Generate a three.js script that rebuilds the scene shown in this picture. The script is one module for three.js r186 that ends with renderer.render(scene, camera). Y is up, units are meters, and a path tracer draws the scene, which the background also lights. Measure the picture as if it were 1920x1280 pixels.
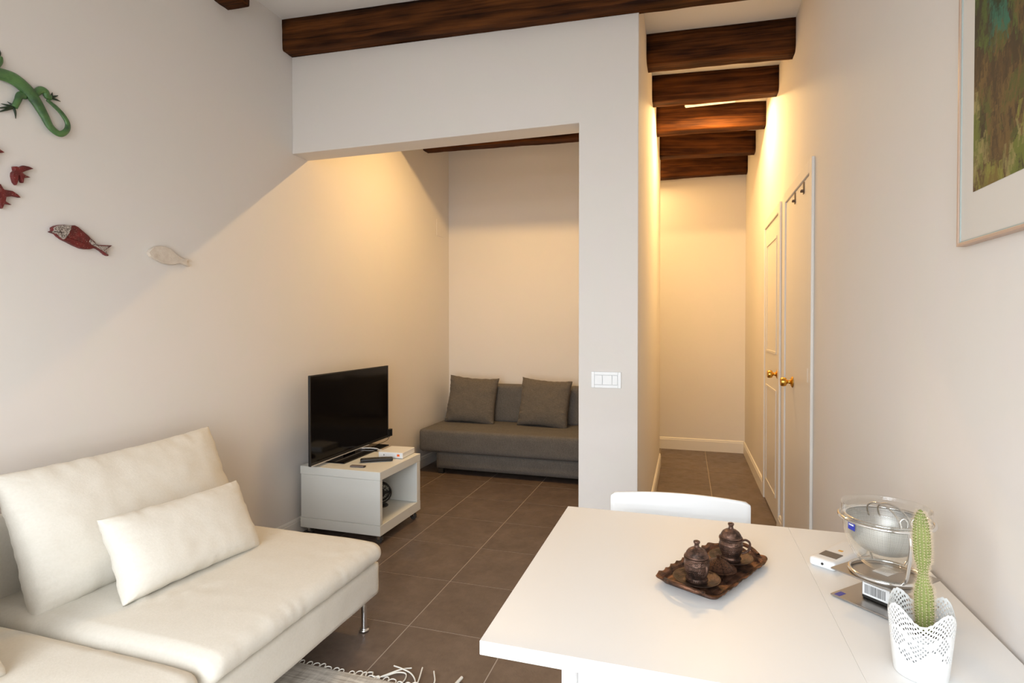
import * as THREE from 'three';
import { RoundedBoxGeometry } from 'three/addons/geometries/RoundedBoxGeometry.js';
import { mergeGeometries, mergeVertices } from 'three/addons/utils/BufferGeometryUtils.js';
import { ImprovedNoise } from 'three/addons/math/ImprovedNoise.js';
import { RectAreaLightUniformsLib } from 'three/addons/lights/RectAreaLightUniformsLib.js';

// ---------------------------------------------------------------- camera, sky, daylight, exposure
const W = 1920, H = 1280, FOCAL = 1052;
const scene = new THREE.Scene();
const camera = new THREE.PerspectiveCamera(2 * Math.atan(H / 2 / FOCAL) * 180 / Math.PI, W / H, 0.05, 60);
camera.position.set(0, 1.305, 0);
camera.rotation.set(-0.75 * Math.PI / 180, 17.25 * Math.PI / 180, 0, 'YXZ');
camera.setViewOffset(W, H, 0, 14, W, H);          // small lens shift: the horizon sits just above the middle
camera.updateProjectionMatrix();
const renderer = new THREE.WebGLRenderer({ antialias: true });
renderer.toneMapping = THREE.LinearToneMapping;
renderer.toneMappingExposure = 1.0;
renderer.shadowMap.enabled = true;
RectAreaLightUniformsLib.init();
scene.background = new THREE.Color().setRGB(0.55, 0.6, 0.62);       // bright overcast sky outside the balcony window
// daylight entering through the balcony window in the wall behind the camera
// (the street is narrow: the sky is seen at a steep angle, so each strip of the window sends its light downwards)
const WIN = { x0: -1.75, x1: 0.35, y0: 0.12, y1: 2.35, z: 1.25 };
const STRIPS = 5, stripH = (WIN.y1 - WIN.y0 - 0.1) / STRIPS;
for (let i = 0; i < STRIPS; i++) {
  const daylight = new THREE.RectAreaLight(new THREE.Color().setRGB(0.915, 0.985, 1.06), 10.7, WIN.x1 - WIN.x0 - 0.1, stripH);
  daylight.position.set((WIN.x0 + WIN.x1) / 2, WIN.y0 + 0.05 + (i + 0.5) * stripH, WIN.z - 0.20);
  daylight.rotation.x = -1.02;
  daylight.name = 'window_daylight';
  scene.add(daylight);
}
const WARM = new THREE.Color().setRGB(1.0, 0.63, 0.25);
const HALL_LAMP = 10.5, ALCOVE_LAMP = 9.5, END_LAMP = 5.6;                 // candela straight down from each ceiling light

// ---------------------------------------------------------------- room constants (metres)
const XL = -2.34, XR = 0.58, ZF = -6.22, ZB = 1.25;
const PZ0 = -2.935, PZ1 = -3.09;                  // partition, front and back face
const CX0 = -0.543, CX1 = -0.236;                 // pillar of the partition
const HX = -0.38;                                 // alcove side of the corridor wall
const AZ = -5.34;                                 // back wall of the alcove
const HZ = -5.44;                                 // end of the corridor wall
const ceilY = x => 3.16 - 0.042 * (x - XL);

// ---------------------------------------------------------------- helpers
const noise3 = new ImprovedNoise();
const N3 = (x, y, z) => noise3.noise(x, y, z);
let seedState = 12345;
const rnd = () => { seedState = (seedState * 1664525 + 1013904223) >>> 0; return seedState / 4294967296; };
const rr = (a, b) => a + (b - a) * rnd();
const lin = (r, g, b) => new THREE.Color().setRGB(r, g, b);
const V = (x, y, z) => new THREE.Vector3(x, y, z);
const names = {};
function numbered(n) { const k = names[n] = (names[n] ?? -1) + 1; return k ? n + '_' + String(k).padStart(3, '0') : n; }
function shade(m) { m.castShadow = true; m.receiveShadow = true; return m; }
function obj(name, geo, mat, parent = scene) {
  if (Array.isArray(geo)) geo = merge(geo);
  const m = shade(new THREE.Mesh(geo, mat));
  m.name = parent === scene ? numbered(name) : name;
  parent.add(m);
  return m;
}
function thing(name, label, category, p = [0, 0, 0], turn = 0, group) {
  const o = new THREE.Group(); o.name = numbered(name); scene.add(o);
  o.position.set(...p); o.rotation.y = turn; o.userData = { label, category };
  if (group) o.userData.group = group;
  return o;
}
function tag(o, label, category, group) { o.userData.label = label; o.userData.category = category; if (group) o.userData.group = group; return o; }
function struct(o, label) { o.userData.kind = 'structure'; if (label) o.userData.label = label; return o; }
function structGroup(name, label) { const g = new THREE.Group(); g.name = name; scene.add(g); return struct(g, label); }
function merge(list) {
  const ready = list.map(g => { g = g.index ? g.toNonIndexed() : g.clone(); for (const k of Object.keys(g.attributes)) if (!['position', 'normal', 'uv'].includes(k)) g.deleteAttribute(k);
    if (!g.attributes.uv) g.setAttribute('uv', new THREE.BufferAttribute(new Float32Array(g.attributes.position.count * 2), 2)); return g; });
  return mergeGeometries(ready);
}
function uvM(g, s = 1) {                                        // uv in metres, by the main direction of each face
  if (!g.attributes.normal) g.computeVertexNormals();
  g = g.index ? g.toNonIndexed() : g;
  const p = g.attributes.position, uv = new Float32Array(p.count * 2), a = V(), b = V(), c = V();
  for (let i = 0; i < p.count; i += 3) {
    a.fromBufferAttribute(p, i); b.fromBufferAttribute(p, i + 1); c.fromBufferAttribute(p, i + 2);
    const n = b.clone().sub(a).cross(c.clone().sub(a)); const x = Math.abs(n.x), y = Math.abs(n.y), z = Math.abs(n.z);
    [a, b, c].forEach((v, k) => { const q = x >= y && x >= z ? [v.z, v.y] : y >= z ? [v.x, v.z] : [v.x, v.y]; uv[(i + k) * 2] = q[0] * s; uv[(i + k) * 2 + 1] = q[1] * s; });
  }
  g.setAttribute('uv', new THREE.BufferAttribute(uv, 2));
  return g;
}
function box(x0, x1, y0, y1, z0, z1, r = 0) {                   // box between bounds, edges rounded by r
  const w = x1 - x0, h = y1 - y0, d = z1 - z0;
  const g = r ? new RoundedBoxGeometry(w, h, d, 2, Math.min(r, w / 2.01, h / 2.01, d / 2.01)) : new THREE.BoxGeometry(w, h, d);
  g.translate((x0 + x1) / 2, (y0 + y1) / 2, (z0 + z1) / 2);
  return uvM(g);
}
function smooth(g) { g = g.clone(); g.deleteAttribute('normal'); g.deleteAttribute('uv'); g = mergeVertices(g, 1e-5); g.computeVertexNormals(); return g; }
function softBox(w, h, d, r, step, disp) {                      // rounded, subdivided box whose surface disp() can push about
  const n = v => Math.max(2, Math.round(v / step));
  let g = new THREE.BoxGeometry(w, h, d, n(w), Math.max(4, n(h)), n(d));
  const p = g.attributes.position, v = V(), q = V();
  for (let i = 0; i < p.count; i++) {
    v.fromBufferAttribute(p, i);
    q.set(THREE.MathUtils.clamp(v.x, -w / 2 + r, w / 2 - r), THREE.MathUtils.clamp(v.y, -h / 2 + r, h / 2 - r), THREE.MathUtils.clamp(v.z, -d / 2 + r, d / 2 - r));
    const e = v.clone().sub(q), l = e.length(); if (l > 1e-9) v.copy(q).addScaledVector(e, r / l * Math.min(1, l / r * 1.0 > 1 ? 1 : l / r));
    if (disp) disp(v);
    p.setXYZ(i, v.x, v.y, v.z);
  }
  return uvM(smooth(g));
}
function tube(pts, r, seg = 0, radial = 8, closed = false) {
  const c = new THREE.CatmullRomCurve3(pts.map(p => V(...p)), closed, 'centripetal');
  return new THREE.TubeGeometry(c, seg || pts.length * 8, r, radial, closed);
}
function taperTube(pts, radii, seg, radial = 12, flat = 1, up = [1, 0, 0]) {   // tube whose radius follows radii; flattened along up
  const c = new THREE.CatmullRomCurve3(pts.map(p => V(...p)), false, 'centripetal'), n = V(...up);
  const pos = [], idx = [];
  for (let i = 0; i <= seg; i++) {
    const t = i / seg, p = c.getPoint(t), tan = c.getTangent(t), b = tan.clone().cross(n).normalize();
    const f = t * (radii.length - 1), k = Math.min(radii.length - 2, Math.floor(f)), r = radii[k] + (radii[k + 1] - radii[k]) * (f - k);
    for (let j = 0; j < radial; j++) { const a = j / radial * Math.PI * 2; const q = p.clone().addScaledVector(b, Math.cos(a) * r).addScaledVector(n, Math.sin(a) * r * flat); pos.push(q.x, q.y, q.z); }
  }
  for (let i = 0; i < seg; i++) for (let j = 0; j < radial; j++) { const a = i * radial + j, b = i * radial + (j + 1) % radial, d = a + radial, e = b + radial; idx.push(a, d, b, b, d, e); }
  const s = pos.length / 3; const p0 = c.getPoint(0), p1 = c.getPoint(1); pos.push(p0.x, p0.y, p0.z, p1.x, p1.y, p1.z);
  for (let j = 0; j < radial; j++) { idx.push(s, j, (j + 1) % radial); idx.push(s + 1, seg * radial + (j + 1) % radial, seg * radial + j); }
  const g = new THREE.BufferGeometry(); g.setAttribute('position', new THREE.Float32BufferAttribute(pos, 3)); g.setIndex(idx); g.computeVertexNormals();
  return g;
}
function lathe(profile, seg = 48) { return new THREE.LatheGeometry(profile.map(p => new THREE.Vector2(p[0], p[1])), seg); }
function cyl(r, h, seg = 24, r2 = r) { return new THREE.CylinderGeometry(r2, r, h, seg).translate(0, h / 2, 0); }

// periodic value noise for textures
function hash(x, y, s) { let h = (x * 374761393 + y * 668265263 + s * 1442695041) | 0; h = Math.imul(h ^ (h >>> 13), 1274126177); return ((h ^ (h >>> 16)) >>> 0) / 4294967296; }
function pn(u, v, fx, fy, s) {
  const x = u * fx, y = v * fy, xi = Math.floor(x), yi = Math.floor(y), a = x - xi, b = y - yi, sx = a * a * (3 - 2 * a), sy = b * b * (3 - 2 * b);
  const m = (i, n) => ((i % n) + n) % n, q = (i, j) => hash(m(i, fx), m(j, fy), s);
  return (q(xi, yi) * (1 - sx) + q(xi + 1, yi) * sx) * (1 - sy) + (q(xi, yi + 1) * (1 - sx) + q(xi + 1, yi + 1) * sx) * sy;
}
const fbm = (u, v, f, s, o = 4, fy = f) => { let t = 0, a = 0.5, n = 0; for (let i = 0; i < o; i++) { t += a * pn(u, v, f << i, fy << i, s + i); n += a; a *= 0.5; } return t / n; };
function tex(w, h, fn, srgb = false, repeat = 1) {
  const d = new Uint8Array(w * h * 4), toS = c => c <= 0.0031308 ? c * 12.92 : 1.055 * Math.pow(c, 1 / 2.4) - 0.055;
  for (let y = 0; y < h; y++) for (let x = 0; x < w; x++) {
    const c = fn((x + 0.5) / w, (y + 0.5) / h), o = (y * w + x) * 4;
    for (let k = 0; k < 3; k++) { const q = Array.isArray(c) ? c[k] : c; d[o + k] = Math.max(0, Math.min(255, Math.round(255 * (srgb ? toS(Math.max(0, q)) : q)))); }
    d[o + 3] = 255;
  }
  const t = new THREE.DataTexture(d, w, h); t.wrapS = t.wrapT = THREE.RepeatWrapping; t.magFilter = THREE.LinearFilter; t.minFilter = THREE.LinearMipmapLinearFilter; t.generateMipmaps = true;
  if (srgb) t.colorSpace = THREE.SRGBColorSpace;
  t.repeat.set(repeat, repeat); t.needsUpdate = true;
  return t;
}
function again(t, rx, ry = rx, ox = 0, oy = 0) { const c = t.clone(); c.repeat.set(rx, ry); c.offset.set(ox, oy); c.needsUpdate = true; return c; }
const std = o => new THREE.MeshStandardMaterial(o), phy = o => new THREE.MeshPhysicalMaterial(o);
const mixc = (a, b, t) => a.map((x, i) => x + (b[i] - x) * t);

// ---------------------------------------------------------------- materials
const plasterBump = tex(512, 512, (u, v) => 0.5 * fbm(u, v, 6, 3, 3) + 0.5 * fbm(u, v, 48, 9, 3), false, 0.5);
const plasterTone = tex(256, 256, (u, v) => { const t = fbm(u, v, 4, 21, 4); return [0.97 + 0.05 * (t - 0.5), 0.965 + 0.055 * (t - 0.5), 0.96 + 0.06 * (t - 0.5)]; }, true, 0.35);
const M = {};
M.wall = std({ color: lin(0.80, 0.76, 0.716), map: plasterTone, bumpMap: plasterBump, bumpScale: 0.0012, roughness: 0.85 });
M.ceiling = std({ color: lin(0.82, 0.80, 0.77), bumpMap: plasterBump, bumpScale: 0.001, roughness: 0.9 });
M.trim = std({ color: lin(0.80, 0.765, 0.71), roughness: 0.4 });
M.doorPaint = std({ color: lin(0.78, 0.745, 0.69), roughness: 0.35 });
M.white = std({ color: lin(0.84, 0.84, 0.83), roughness: 0.32 });
M.tableTop = phy({ color: lin(0.83, 0.83, 0.82), roughness: 0.4, clearcoat: 0.08, clearcoatRoughness: 0.3 });
M.lack = std({ color: lin(0.76, 0.77, 0.73), roughness: 0.4, bumpMap: again(plasterBump, 2), bumpScale: 0.0002 });
M.plastic = std({ color: lin(0.86, 0.87, 0.87), roughness: 0.3 });
M.black = std({ color: lin(0.012, 0.012, 0.012), roughness: 0.45 });
M.blackGloss = phy({ color: lin(0.004, 0.003, 0.003), roughness: 0.10, specularIntensity: 0.35 });
M.darkLeg = std({ color: lin(0.02, 0.018, 0.016), roughness: 0.5 });
M.chrome = std({ color: lin(0.78, 0.78, 0.77), metalness: 1, roughness: 0.14 });
M.silver = std({ color: lin(0.55, 0.54, 0.52), metalness: 1, roughness: 0.3 });
M.brass = std({ color: lin(0.72, 0.42, 0.09), metalness: 1, roughness: 0.24 });
M.grout = std({ color: lin(0.42, 0.355, 0.30), roughness: 0.9 });
M.lampGlow = std({ color: lin(0.9, 0.85, 0.75), emissive: lin(1.0, 0.78, 0.52), emissiveIntensity: 0.55, roughness: 0.5 });

// porcelain tile: mottled grey brown with fine specks
const tileCol = tex(512, 512, (u, v) => {
  const a = fbm(u, v, 3, 31, 5), b = fbm(u, v, 24, 37, 3), c = fbm(u, v, 10, 41, 4, 5);
  const t = 0.5 + 1.1 * (a - 0.5) + 0.5 * (b - 0.5) + 0.5 * (c - 0.5);
  return mixc([0.098, 0.068, 0.052], [0.178, 0.130, 0.102], Math.max(0, Math.min(1, t)));
}, true);
const tileRough = tex(256, 256, (u, v) => 0.33 + 0.18 * fbm(u, v, 6, 51, 4));
const tileBump = tex(256, 256, (u, v) => fbm(u, v, 32, 61, 3));
M.tiles = [0, 1, 2, 3].map(k => std({ map: again(tileCol, 1, 1, k * 0.27, k * 0.41), roughnessMap: again(tileRough, 2, 2, k * 0.3, 0), roughness: 1, bumpMap: again(tileBump, 3), bumpScale: 0.0004 }));

// old stained timber: grain along u
const woodCol = tex(1024, 256, (u, v) => {
  const w = 0.06 * (fbm(u, v, 4, 71, 3) - 0.5);
  const g = fbm(u, v + w, 3, 73, 4, 40), h = fbm(u, v, 5, 79, 4, 8), k = fbm(u, v, 12, 83, 3, 96);
  const t = 0.45 + 1.1 * (h - 0.5) + 0.9 * (g - 0.5) + 0.35 * (k - 0.5);
  return mixc([0.020, 0.006, 0.0022], [0.150, 0.050, 0.0115], Math.max(0, Math.min(1, t)));
}, true);
const woodBump = tex(1024, 256, (u, v) => 0.6 * fbm(u, v, 4, 73, 4, 40) + 0.4 * fbm(u, v, 12, 83, 3, 96));
M.timber = [0, 1, 2].map(k => phy({ specularIntensity: 0.22, map: again(woodCol, 0.7, 2.2, 0.31 * k, 0.23 * k), bumpMap: again(woodBump, 0.7, 2.2, 0.31 * k, 0.23 * k), bumpScale: 0.004, roughness: 0.7 }));

// woven fabrics
const weave = tex(256, 256, (u, v) => 0.5 + 0.25 * Math.sin(u * Math.PI * 2 * 64) * Math.sin(v * Math.PI * 2 * 64) + 0.35 * (fbm(u, v, 32, 91, 3) - 0.5), false);
const creamCol = tex(256, 256, (u, v) => { const t = fbm(u, v, 6, 101, 4), k = fbm(u, v, 64, 103, 2); return mixc([0.715, 0.675, 0.59], [0.785, 0.745, 0.665], Math.max(0, Math.min(1, 0.5 + 0.3 * (t - 0.5) + 0.7 * (k - 0.5)))); }, true);
M.cream = phy({ map: again(creamCol, 3), bumpMap: again(weave, 8), bumpScale: 0.0006, roughness: 0.95, sheen: 0.25, sheenRoughness: 0.6, sheenColor: lin(0.9, 0.85, 0.75) });
const greyCol = tex(512, 512, (u, v) => { const t = fbm(u, v, 5, 111, 3), k = fbm(u, v, 128, 113, 2), q = fbm(u, v, 96, 117, 2, 24); return mixc([0.075, 0.068, 0.060], [0.19, 0.172, 0.152], Math.max(0, Math.min(1, 0.5 + 0.2 * (t - 0.5) + 0.8 * (k - 0.5) + 0.3 * (q - 0.5)))); }, true);
M.grey = phy({ map: again(greyCol, 3), bumpMap: again(weave, 9), bumpScale: 0.0012, roughness: 1, sheen: 0.2, sheenRoughness: 0.7, sheenColor: lin(0.3, 0.28, 0.25) });
const greyCol2 = tex(512, 512, (u, v) => { const k = fbm(u, v, 128, 123, 2), q = fbm(u, v, 24, 127, 2, 96); return mixc([0.08, 0.067, 0.053], [0.185, 0.158, 0.126], Math.max(0, Math.min(1, 0.5 + 0.8 * (k - 0.5) + 0.4 * (q - 0.5)))); }, true);
M.greyCushion = phy({ map: again(greyCol2, 3), bumpMap: again(weave, 9), bumpScale: 0.0012, roughness: 1, sheen: 0.2, sheenRoughness: 0.7, sheenColor: lin(0.3, 0.27, 0.23) });
const rugCol = tex(512, 512, (u, v) => { const k = fbm(u, v, 64, 131, 3, 6), q = fbm(u, v, 8, 137, 3, 100); return mixc([0.40, 0.36, 0.31], [0.72, 0.68, 0.61], Math.max(0, Math.min(1, 0.5 + 1.4 * (q - 0.5) + 0.8 * (k - 0.5)))); }, true);
M.rug = std({ map: again(rugCol, 1.6), bumpMap: again(weave, 5), bumpScale: 0.003, roughness: 1 });
M.cord = std({ color: lin(0.72, 0.69, 0.62), roughness: 0.95 });

// engraved patinated copper
const engrave = tex(512, 512, (u, v) => { const q = Math.sin(u * Math.PI * 2 * 24 + 2.6 * Math.sin(v * Math.PI * 2 * 6)) * Math.sin(v * Math.PI * 2 * 18 + 2.2 * Math.sin(u * Math.PI * 2 * 12)); return 0.5 + 0.35 * (q > 0.1 ? 1 : q < -0.1 ? -1 : q * 10) + 0.2 * (fbm(u, v, 32, 141, 3) - 0.5); });
const copperCol = tex(512, 512, (u, v) => { const t = fbm(u, v, 8, 151, 4), q = Math.sin(u * Math.PI * 2 * 24 + 2.6 * Math.sin(v * Math.PI * 2 * 6)) * Math.sin(v * Math.PI * 2 * 18 + 2.2 * Math.sin(u * Math.PI * 2 * 12)); return mixc([0.040, 0.027, 0.022], [0.27, 0.155, 0.112], Math.max(0, Math.min(1, 0.42 + 1.4 * (t - 0.5) + 0.28 * q))); }, true);
const copperDark = tex(256, 256, (u, v) => mixc([0.035, 0.023, 0.018], [0.15, 0.092, 0.068], Math.max(0, Math.min(1, 0.45 + 2.0 * (fbm(u, v, 12, 157, 4) - 0.5)))), true);
M.copperDark = std({ map: copperDark, bumpMap: engrave, bumpScale: 0.0004, metalness: 0.75, roughness: 0.42 });
M.copper = std({ map: copperCol, bumpMap: engrave, bumpScale: 0.0007, metalness: 0.85, roughness: 0.36 });
const copperRed = tex(256, 256, (u, v) => mixc([0.040, 0.024, 0.017], [0.235, 0.112, 0.066], Math.max(0, Math.min(1, 0.45 + 2.2 * (fbm(u, v, 8, 161, 4) - 0.5)))), true);
M.tray = std({ map: again(copperRed, 8), bumpMap: again(engrave, 10), bumpScale: 0.0012, metalness: 0.8, roughness: 0.42 });
M.steel = std({ color: lin(0.46, 0.43, 0.40), metalness: 1, roughness: 0.32 });
const meshCol = tex(256, 256, (u, v) => { const a = Math.sin(u * Math.PI * 2 * 48), b = Math.sin(v * Math.PI * 2 * 48); return Math.max(a, b) > 0.35 ? [0.72, 0.70, 0.66] : [0.30, 0.29, 0.27]; }, true);
M.mesh = std({ map: again(meshCol, 4, 2), metalness: 0.6, roughness: 0.4, side: THREE.DoubleSide });
M.glass = phy({ color: lin(0.97, 0.985, 0.98), transmission: 1, roughness: 0.02, ior: 1.5, thickness: 0.003 });
M.bowlGlass = phy({ color: lin(0.985, 0.99, 0.985), transmission: 1, roughness: 0.0, ior: 1.45, thickness: 0 });
M.pane = phy({ color: lin(1, 1, 1), transmission: 1, roughness: 0.0, ior: 1.5, thickness: 0 });

// ---------------------------------------------------------------- floor: square tiles on a grout bed
{
  const floor = structGroup('floor', 'brown grey square porcelain floor tiles with pale joints');
  obj('grout_bed', box(XL - 0.2, XR + 0.2, -0.12, -0.0012, ZF - 0.2, ZB + 0.2), M.grout, floor);
  const P = 0.4487, GX = -1.152, GZ = -2.19, J = 0.0018, cache = {};
  const tileGeo = (w, d) => {
    const k = w.toFixed(4) + '_' + d.toFixed(4);
    if (!cache[k]) {
      const g = new THREE.BoxGeometry(w, 0.010, d), p = g.attributes.position;
      for (let i = 0; i < p.count; i++) if (p.getY(i) > 0) p.setXYZ(i, p.getX(i) - Math.sign(p.getX(i)) * 0.0008, 0.005, p.getZ(i) - Math.sign(p.getZ(i)) * 0.0008);
      g.computeVertexNormals(); cache[k] = uvM(g, 2);
    }
    return cache[k];
  };
  let n = 0;
  for (let i = -3; i <= 4; i++) for (let k = -9; k <= 8; k++) {
    const x0 = Math.max(XL, GX + i * P + J), x1 = Math.min(XR, GX + (i + 1) * P - J), z1 = Math.min(ZB, GZ + (k + 1) * P - J), z0 = Math.max(ZF, GZ + k * P + J);
    if (x1 - x0 < 0.03 || z1 - z0 < 0.03) continue;
    const m = obj('tile', tileGeo(x1 - x0, z1 - z0), M.tiles[Math.floor(rnd() * 4)], floor);
    m.position.set((x0 + x1) / 2, -0.005, (z0 + z1) / 2);
    if (x1 - x0 > P - 0.01 && z1 - z0 > P - 0.01) m.rotation.y = Math.floor(rnd() * 4) * Math.PI / 2;
    n++;
  }
}

// ---------------------------------------------------------------- walls and ceiling
struct(obj('wall_left', box(XL - 0.2, XL, 0, 3.3, ZF - 0.2, ZB + 0.2), M.wall), 'smooth off white plaster wall behind the sofa');
struct(obj('wall_right', box(XR, XR + 0.2, 0, 3.3, ZF - 0.2, ZB + 0.2), M.wall), 'off white plaster wall with two doors');
struct(obj('wall_far', box(XL, XR, 0, 3.3, ZF - 0.2, ZF), M.wall), 'off white wall at the end of the corridor');
struct(obj('wall_back', [box(XL, WIN.x0, 0, 3.3, ZB, ZB + 0.2), box(WIN.x1, XR, 0, 3.3, ZB, ZB + 0.2), box(WIN.x0, WIN.x1, 0, WIN.y0, ZB, ZB + 0.2), box(WIN.x0, WIN.x1, WIN.y1, 3.3, ZB, ZB + 0.2)], M.wall), 'off white wall around the balcony window');
struct(obj('wall_alcove', box(XL, HX, 0, 3.3, HZ, AZ), M.wall), 'off white back wall of the alcove behind the grey sofa');
struct(obj('wall_corridor', box(HX, CX1, 0, 3.3, HZ, PZ1), M.wall), 'off white wall between alcove and corridor');
const beam1Y = x => 2.972 - 0.033 * (x - XL);                    // underside of the beam over the partition
{
  const s = new THREE.Shape();
  s.moveTo(XL, 2.376); s.lineTo(CX0, 2.376); s.lineTo(CX0, 0); s.lineTo(CX1, 0); s.lineTo(CX1, beam1Y(CX1)); s.lineTo(XL, beam1Y(XL));
  const g = new THREE.ExtrudeGeometry(s, { depth: PZ0 - PZ1 - 0.008, bevelEnabled: true, bevelSize: 0.004, bevelOffset: -0.004, bevelThickness: 0.004, bevelSegments: 2 });
  g.translate(0, 0, PZ1 + 0.004);
  const up = new THREE.Shape(); up.moveTo(XL, beam1Y(XL)); up.lineTo(CX1, beam1Y(CX1)); up.lineTo(CX1, ceilY(CX1)); up.lineTo(XL, ceilY(XL));
  const ug = new THREE.ExtrudeGeometry(up, { depth: -2.97 - PZ1, bevelEnabled: false }).translate(0, 0, PZ1);
  struct(obj('wall_partition', [uvM(g), uvM(ug)], M.wall), 'white partition wall with wide opening to the alcove and pillar');
}
{
  const s = new THREE.Shape(); s.moveTo(XL - 0.2, ceilY(XL - 0.2)); s.lineTo(XR + 0.2, ceilY(XR + 0.2)); s.lineTo(XR + 0.2, 3.5); s.lineTo(XL - 0.2, 3.5);
  const g = new THREE.ExtrudeGeometry(s, { depth: ZB - ZF + 0.4, bevelEnabled: false }); g.translate(0, 0, ZF - 0.2);
  struct(obj('ceiling', uvM(g), M.ceiling), 'white plaster ceiling between dark beams');
}
// baseboards: profile with a bead along the top
function baseboard(name, label, a, b, h, nrm) {                  // from a to b on the floor, nrm = direction into the room
  const s = new THREE.Shape(); const t = 0.014;
  s.moveTo(0, 0); s.lineTo(t, 0); s.lineTo(t, h - 0.022); s.lineTo(t - 0.003, h - 0.019); s.lineTo(t - 0.003, h - 0.013); s.quadraticCurveTo(t - 0.004, h, 0, h);
  const L = Math.hypot(b[0] - a[0], b[1] - a[1]), g = new THREE.ExtrudeGeometry(s, { depth: L, bevelEnabled: false });
  const ex = V(nrm[0], 0, nrm[1]), ez = V((b[0] - a[0]) / L, 0, (b[1] - a[1]) / L);
  g.applyMatrix4(new THREE.Matrix4().makeBasis(ex, V(0, 1, 0), ez).setPosition(a[0], 0, a[1]));
  if (ex.clone().cross(V(0, 1, 0)).dot(ez) < 0) { const ix = g.index ? g : null; const p = g.attributes.position; for (let i = 0; i < p.count; i += 3) { const A = [p.getX(i), p.getY(i), p.getZ(i)]; p.setXYZ(i, p.getX(i + 1), p.getY(i + 1), p.getZ(i + 1)); p.setXYZ(i + 1, ...A); } g.computeVertexNormals(); }
  return struct(obj(name, uvM(g), M.trim), label);
}
baseboard('baseboard_left', 'white beaded baseboard along the left wall', [XL, PZ0 - 2.4], [XL, ZB], 0.10, [1, 0]);
baseboard('baseboard_far', 'white beaded baseboard at the corridor end', [XL, ZF], [XR - 0.014, ZF], 0.125, [0, 1]);
baseboard('baseboard_corridor', 'white beaded baseboard along the corridor wall', [CX1, PZ1 + 0.05], [CX1, HZ], 0.115, [1, 0]);
baseboard('baseboard_right', 'white beaded baseboard along the corridor right wall', [XR, ZF], [XR, -4.72], 0.12, [-1, 0]);
baseboard('baseboard_right_middle', 'short white baseboard between the two doors', [XR, -3.925], [XR, -3.80], 0.10, [-1, 0]);
baseboard('baseboard_right_near', 'white beaded baseboard beside the dining table', [XR, -2.93], [XR, ZB], 0.10, [-1, 0]);

// balcony window in the wall behind the camera
{
  const w = structGroup('window_1', 'tall white balcony window letting in daylight');
  const z0 = ZB + 0.06, z1 = ZB + 0.12, f = 0.06, mid = (WIN.x0 + WIN.x1) / 2;
  obj('window_frame', [box(WIN.x0, WIN.x0 + f, WIN.y0, WIN.y1, z0, z1, 0.004), box(WIN.x1 - f, WIN.x1, WIN.y0, WIN.y1, z0, z1, 0.004), box(mid - f, mid + f, WIN.y0 + f, WIN.y1 - f, z0, z1, 0.004),
    box(WIN.x0 + f, WIN.x1 - f, WIN.y0, WIN.y0 + f, z0, z1, 0.004), box(WIN.x0 + f, WIN.x1 - f, WIN.y1 - f, WIN.y1, z0, z1, 0.004)], M.trim, w);
  obj('pane', box(WIN.x0 + f, mid - f, WIN.y0 + f, WIN.y1 - f, z0 + 0.028, z0 + 0.032), M.pane, w);
  obj('pane', box(mid + f, WIN.x1 - f, WIN.y0 + f, WIN.y1 - f, z0 + 0.028, z0 + 0.032), M.pane, w);
}

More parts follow.
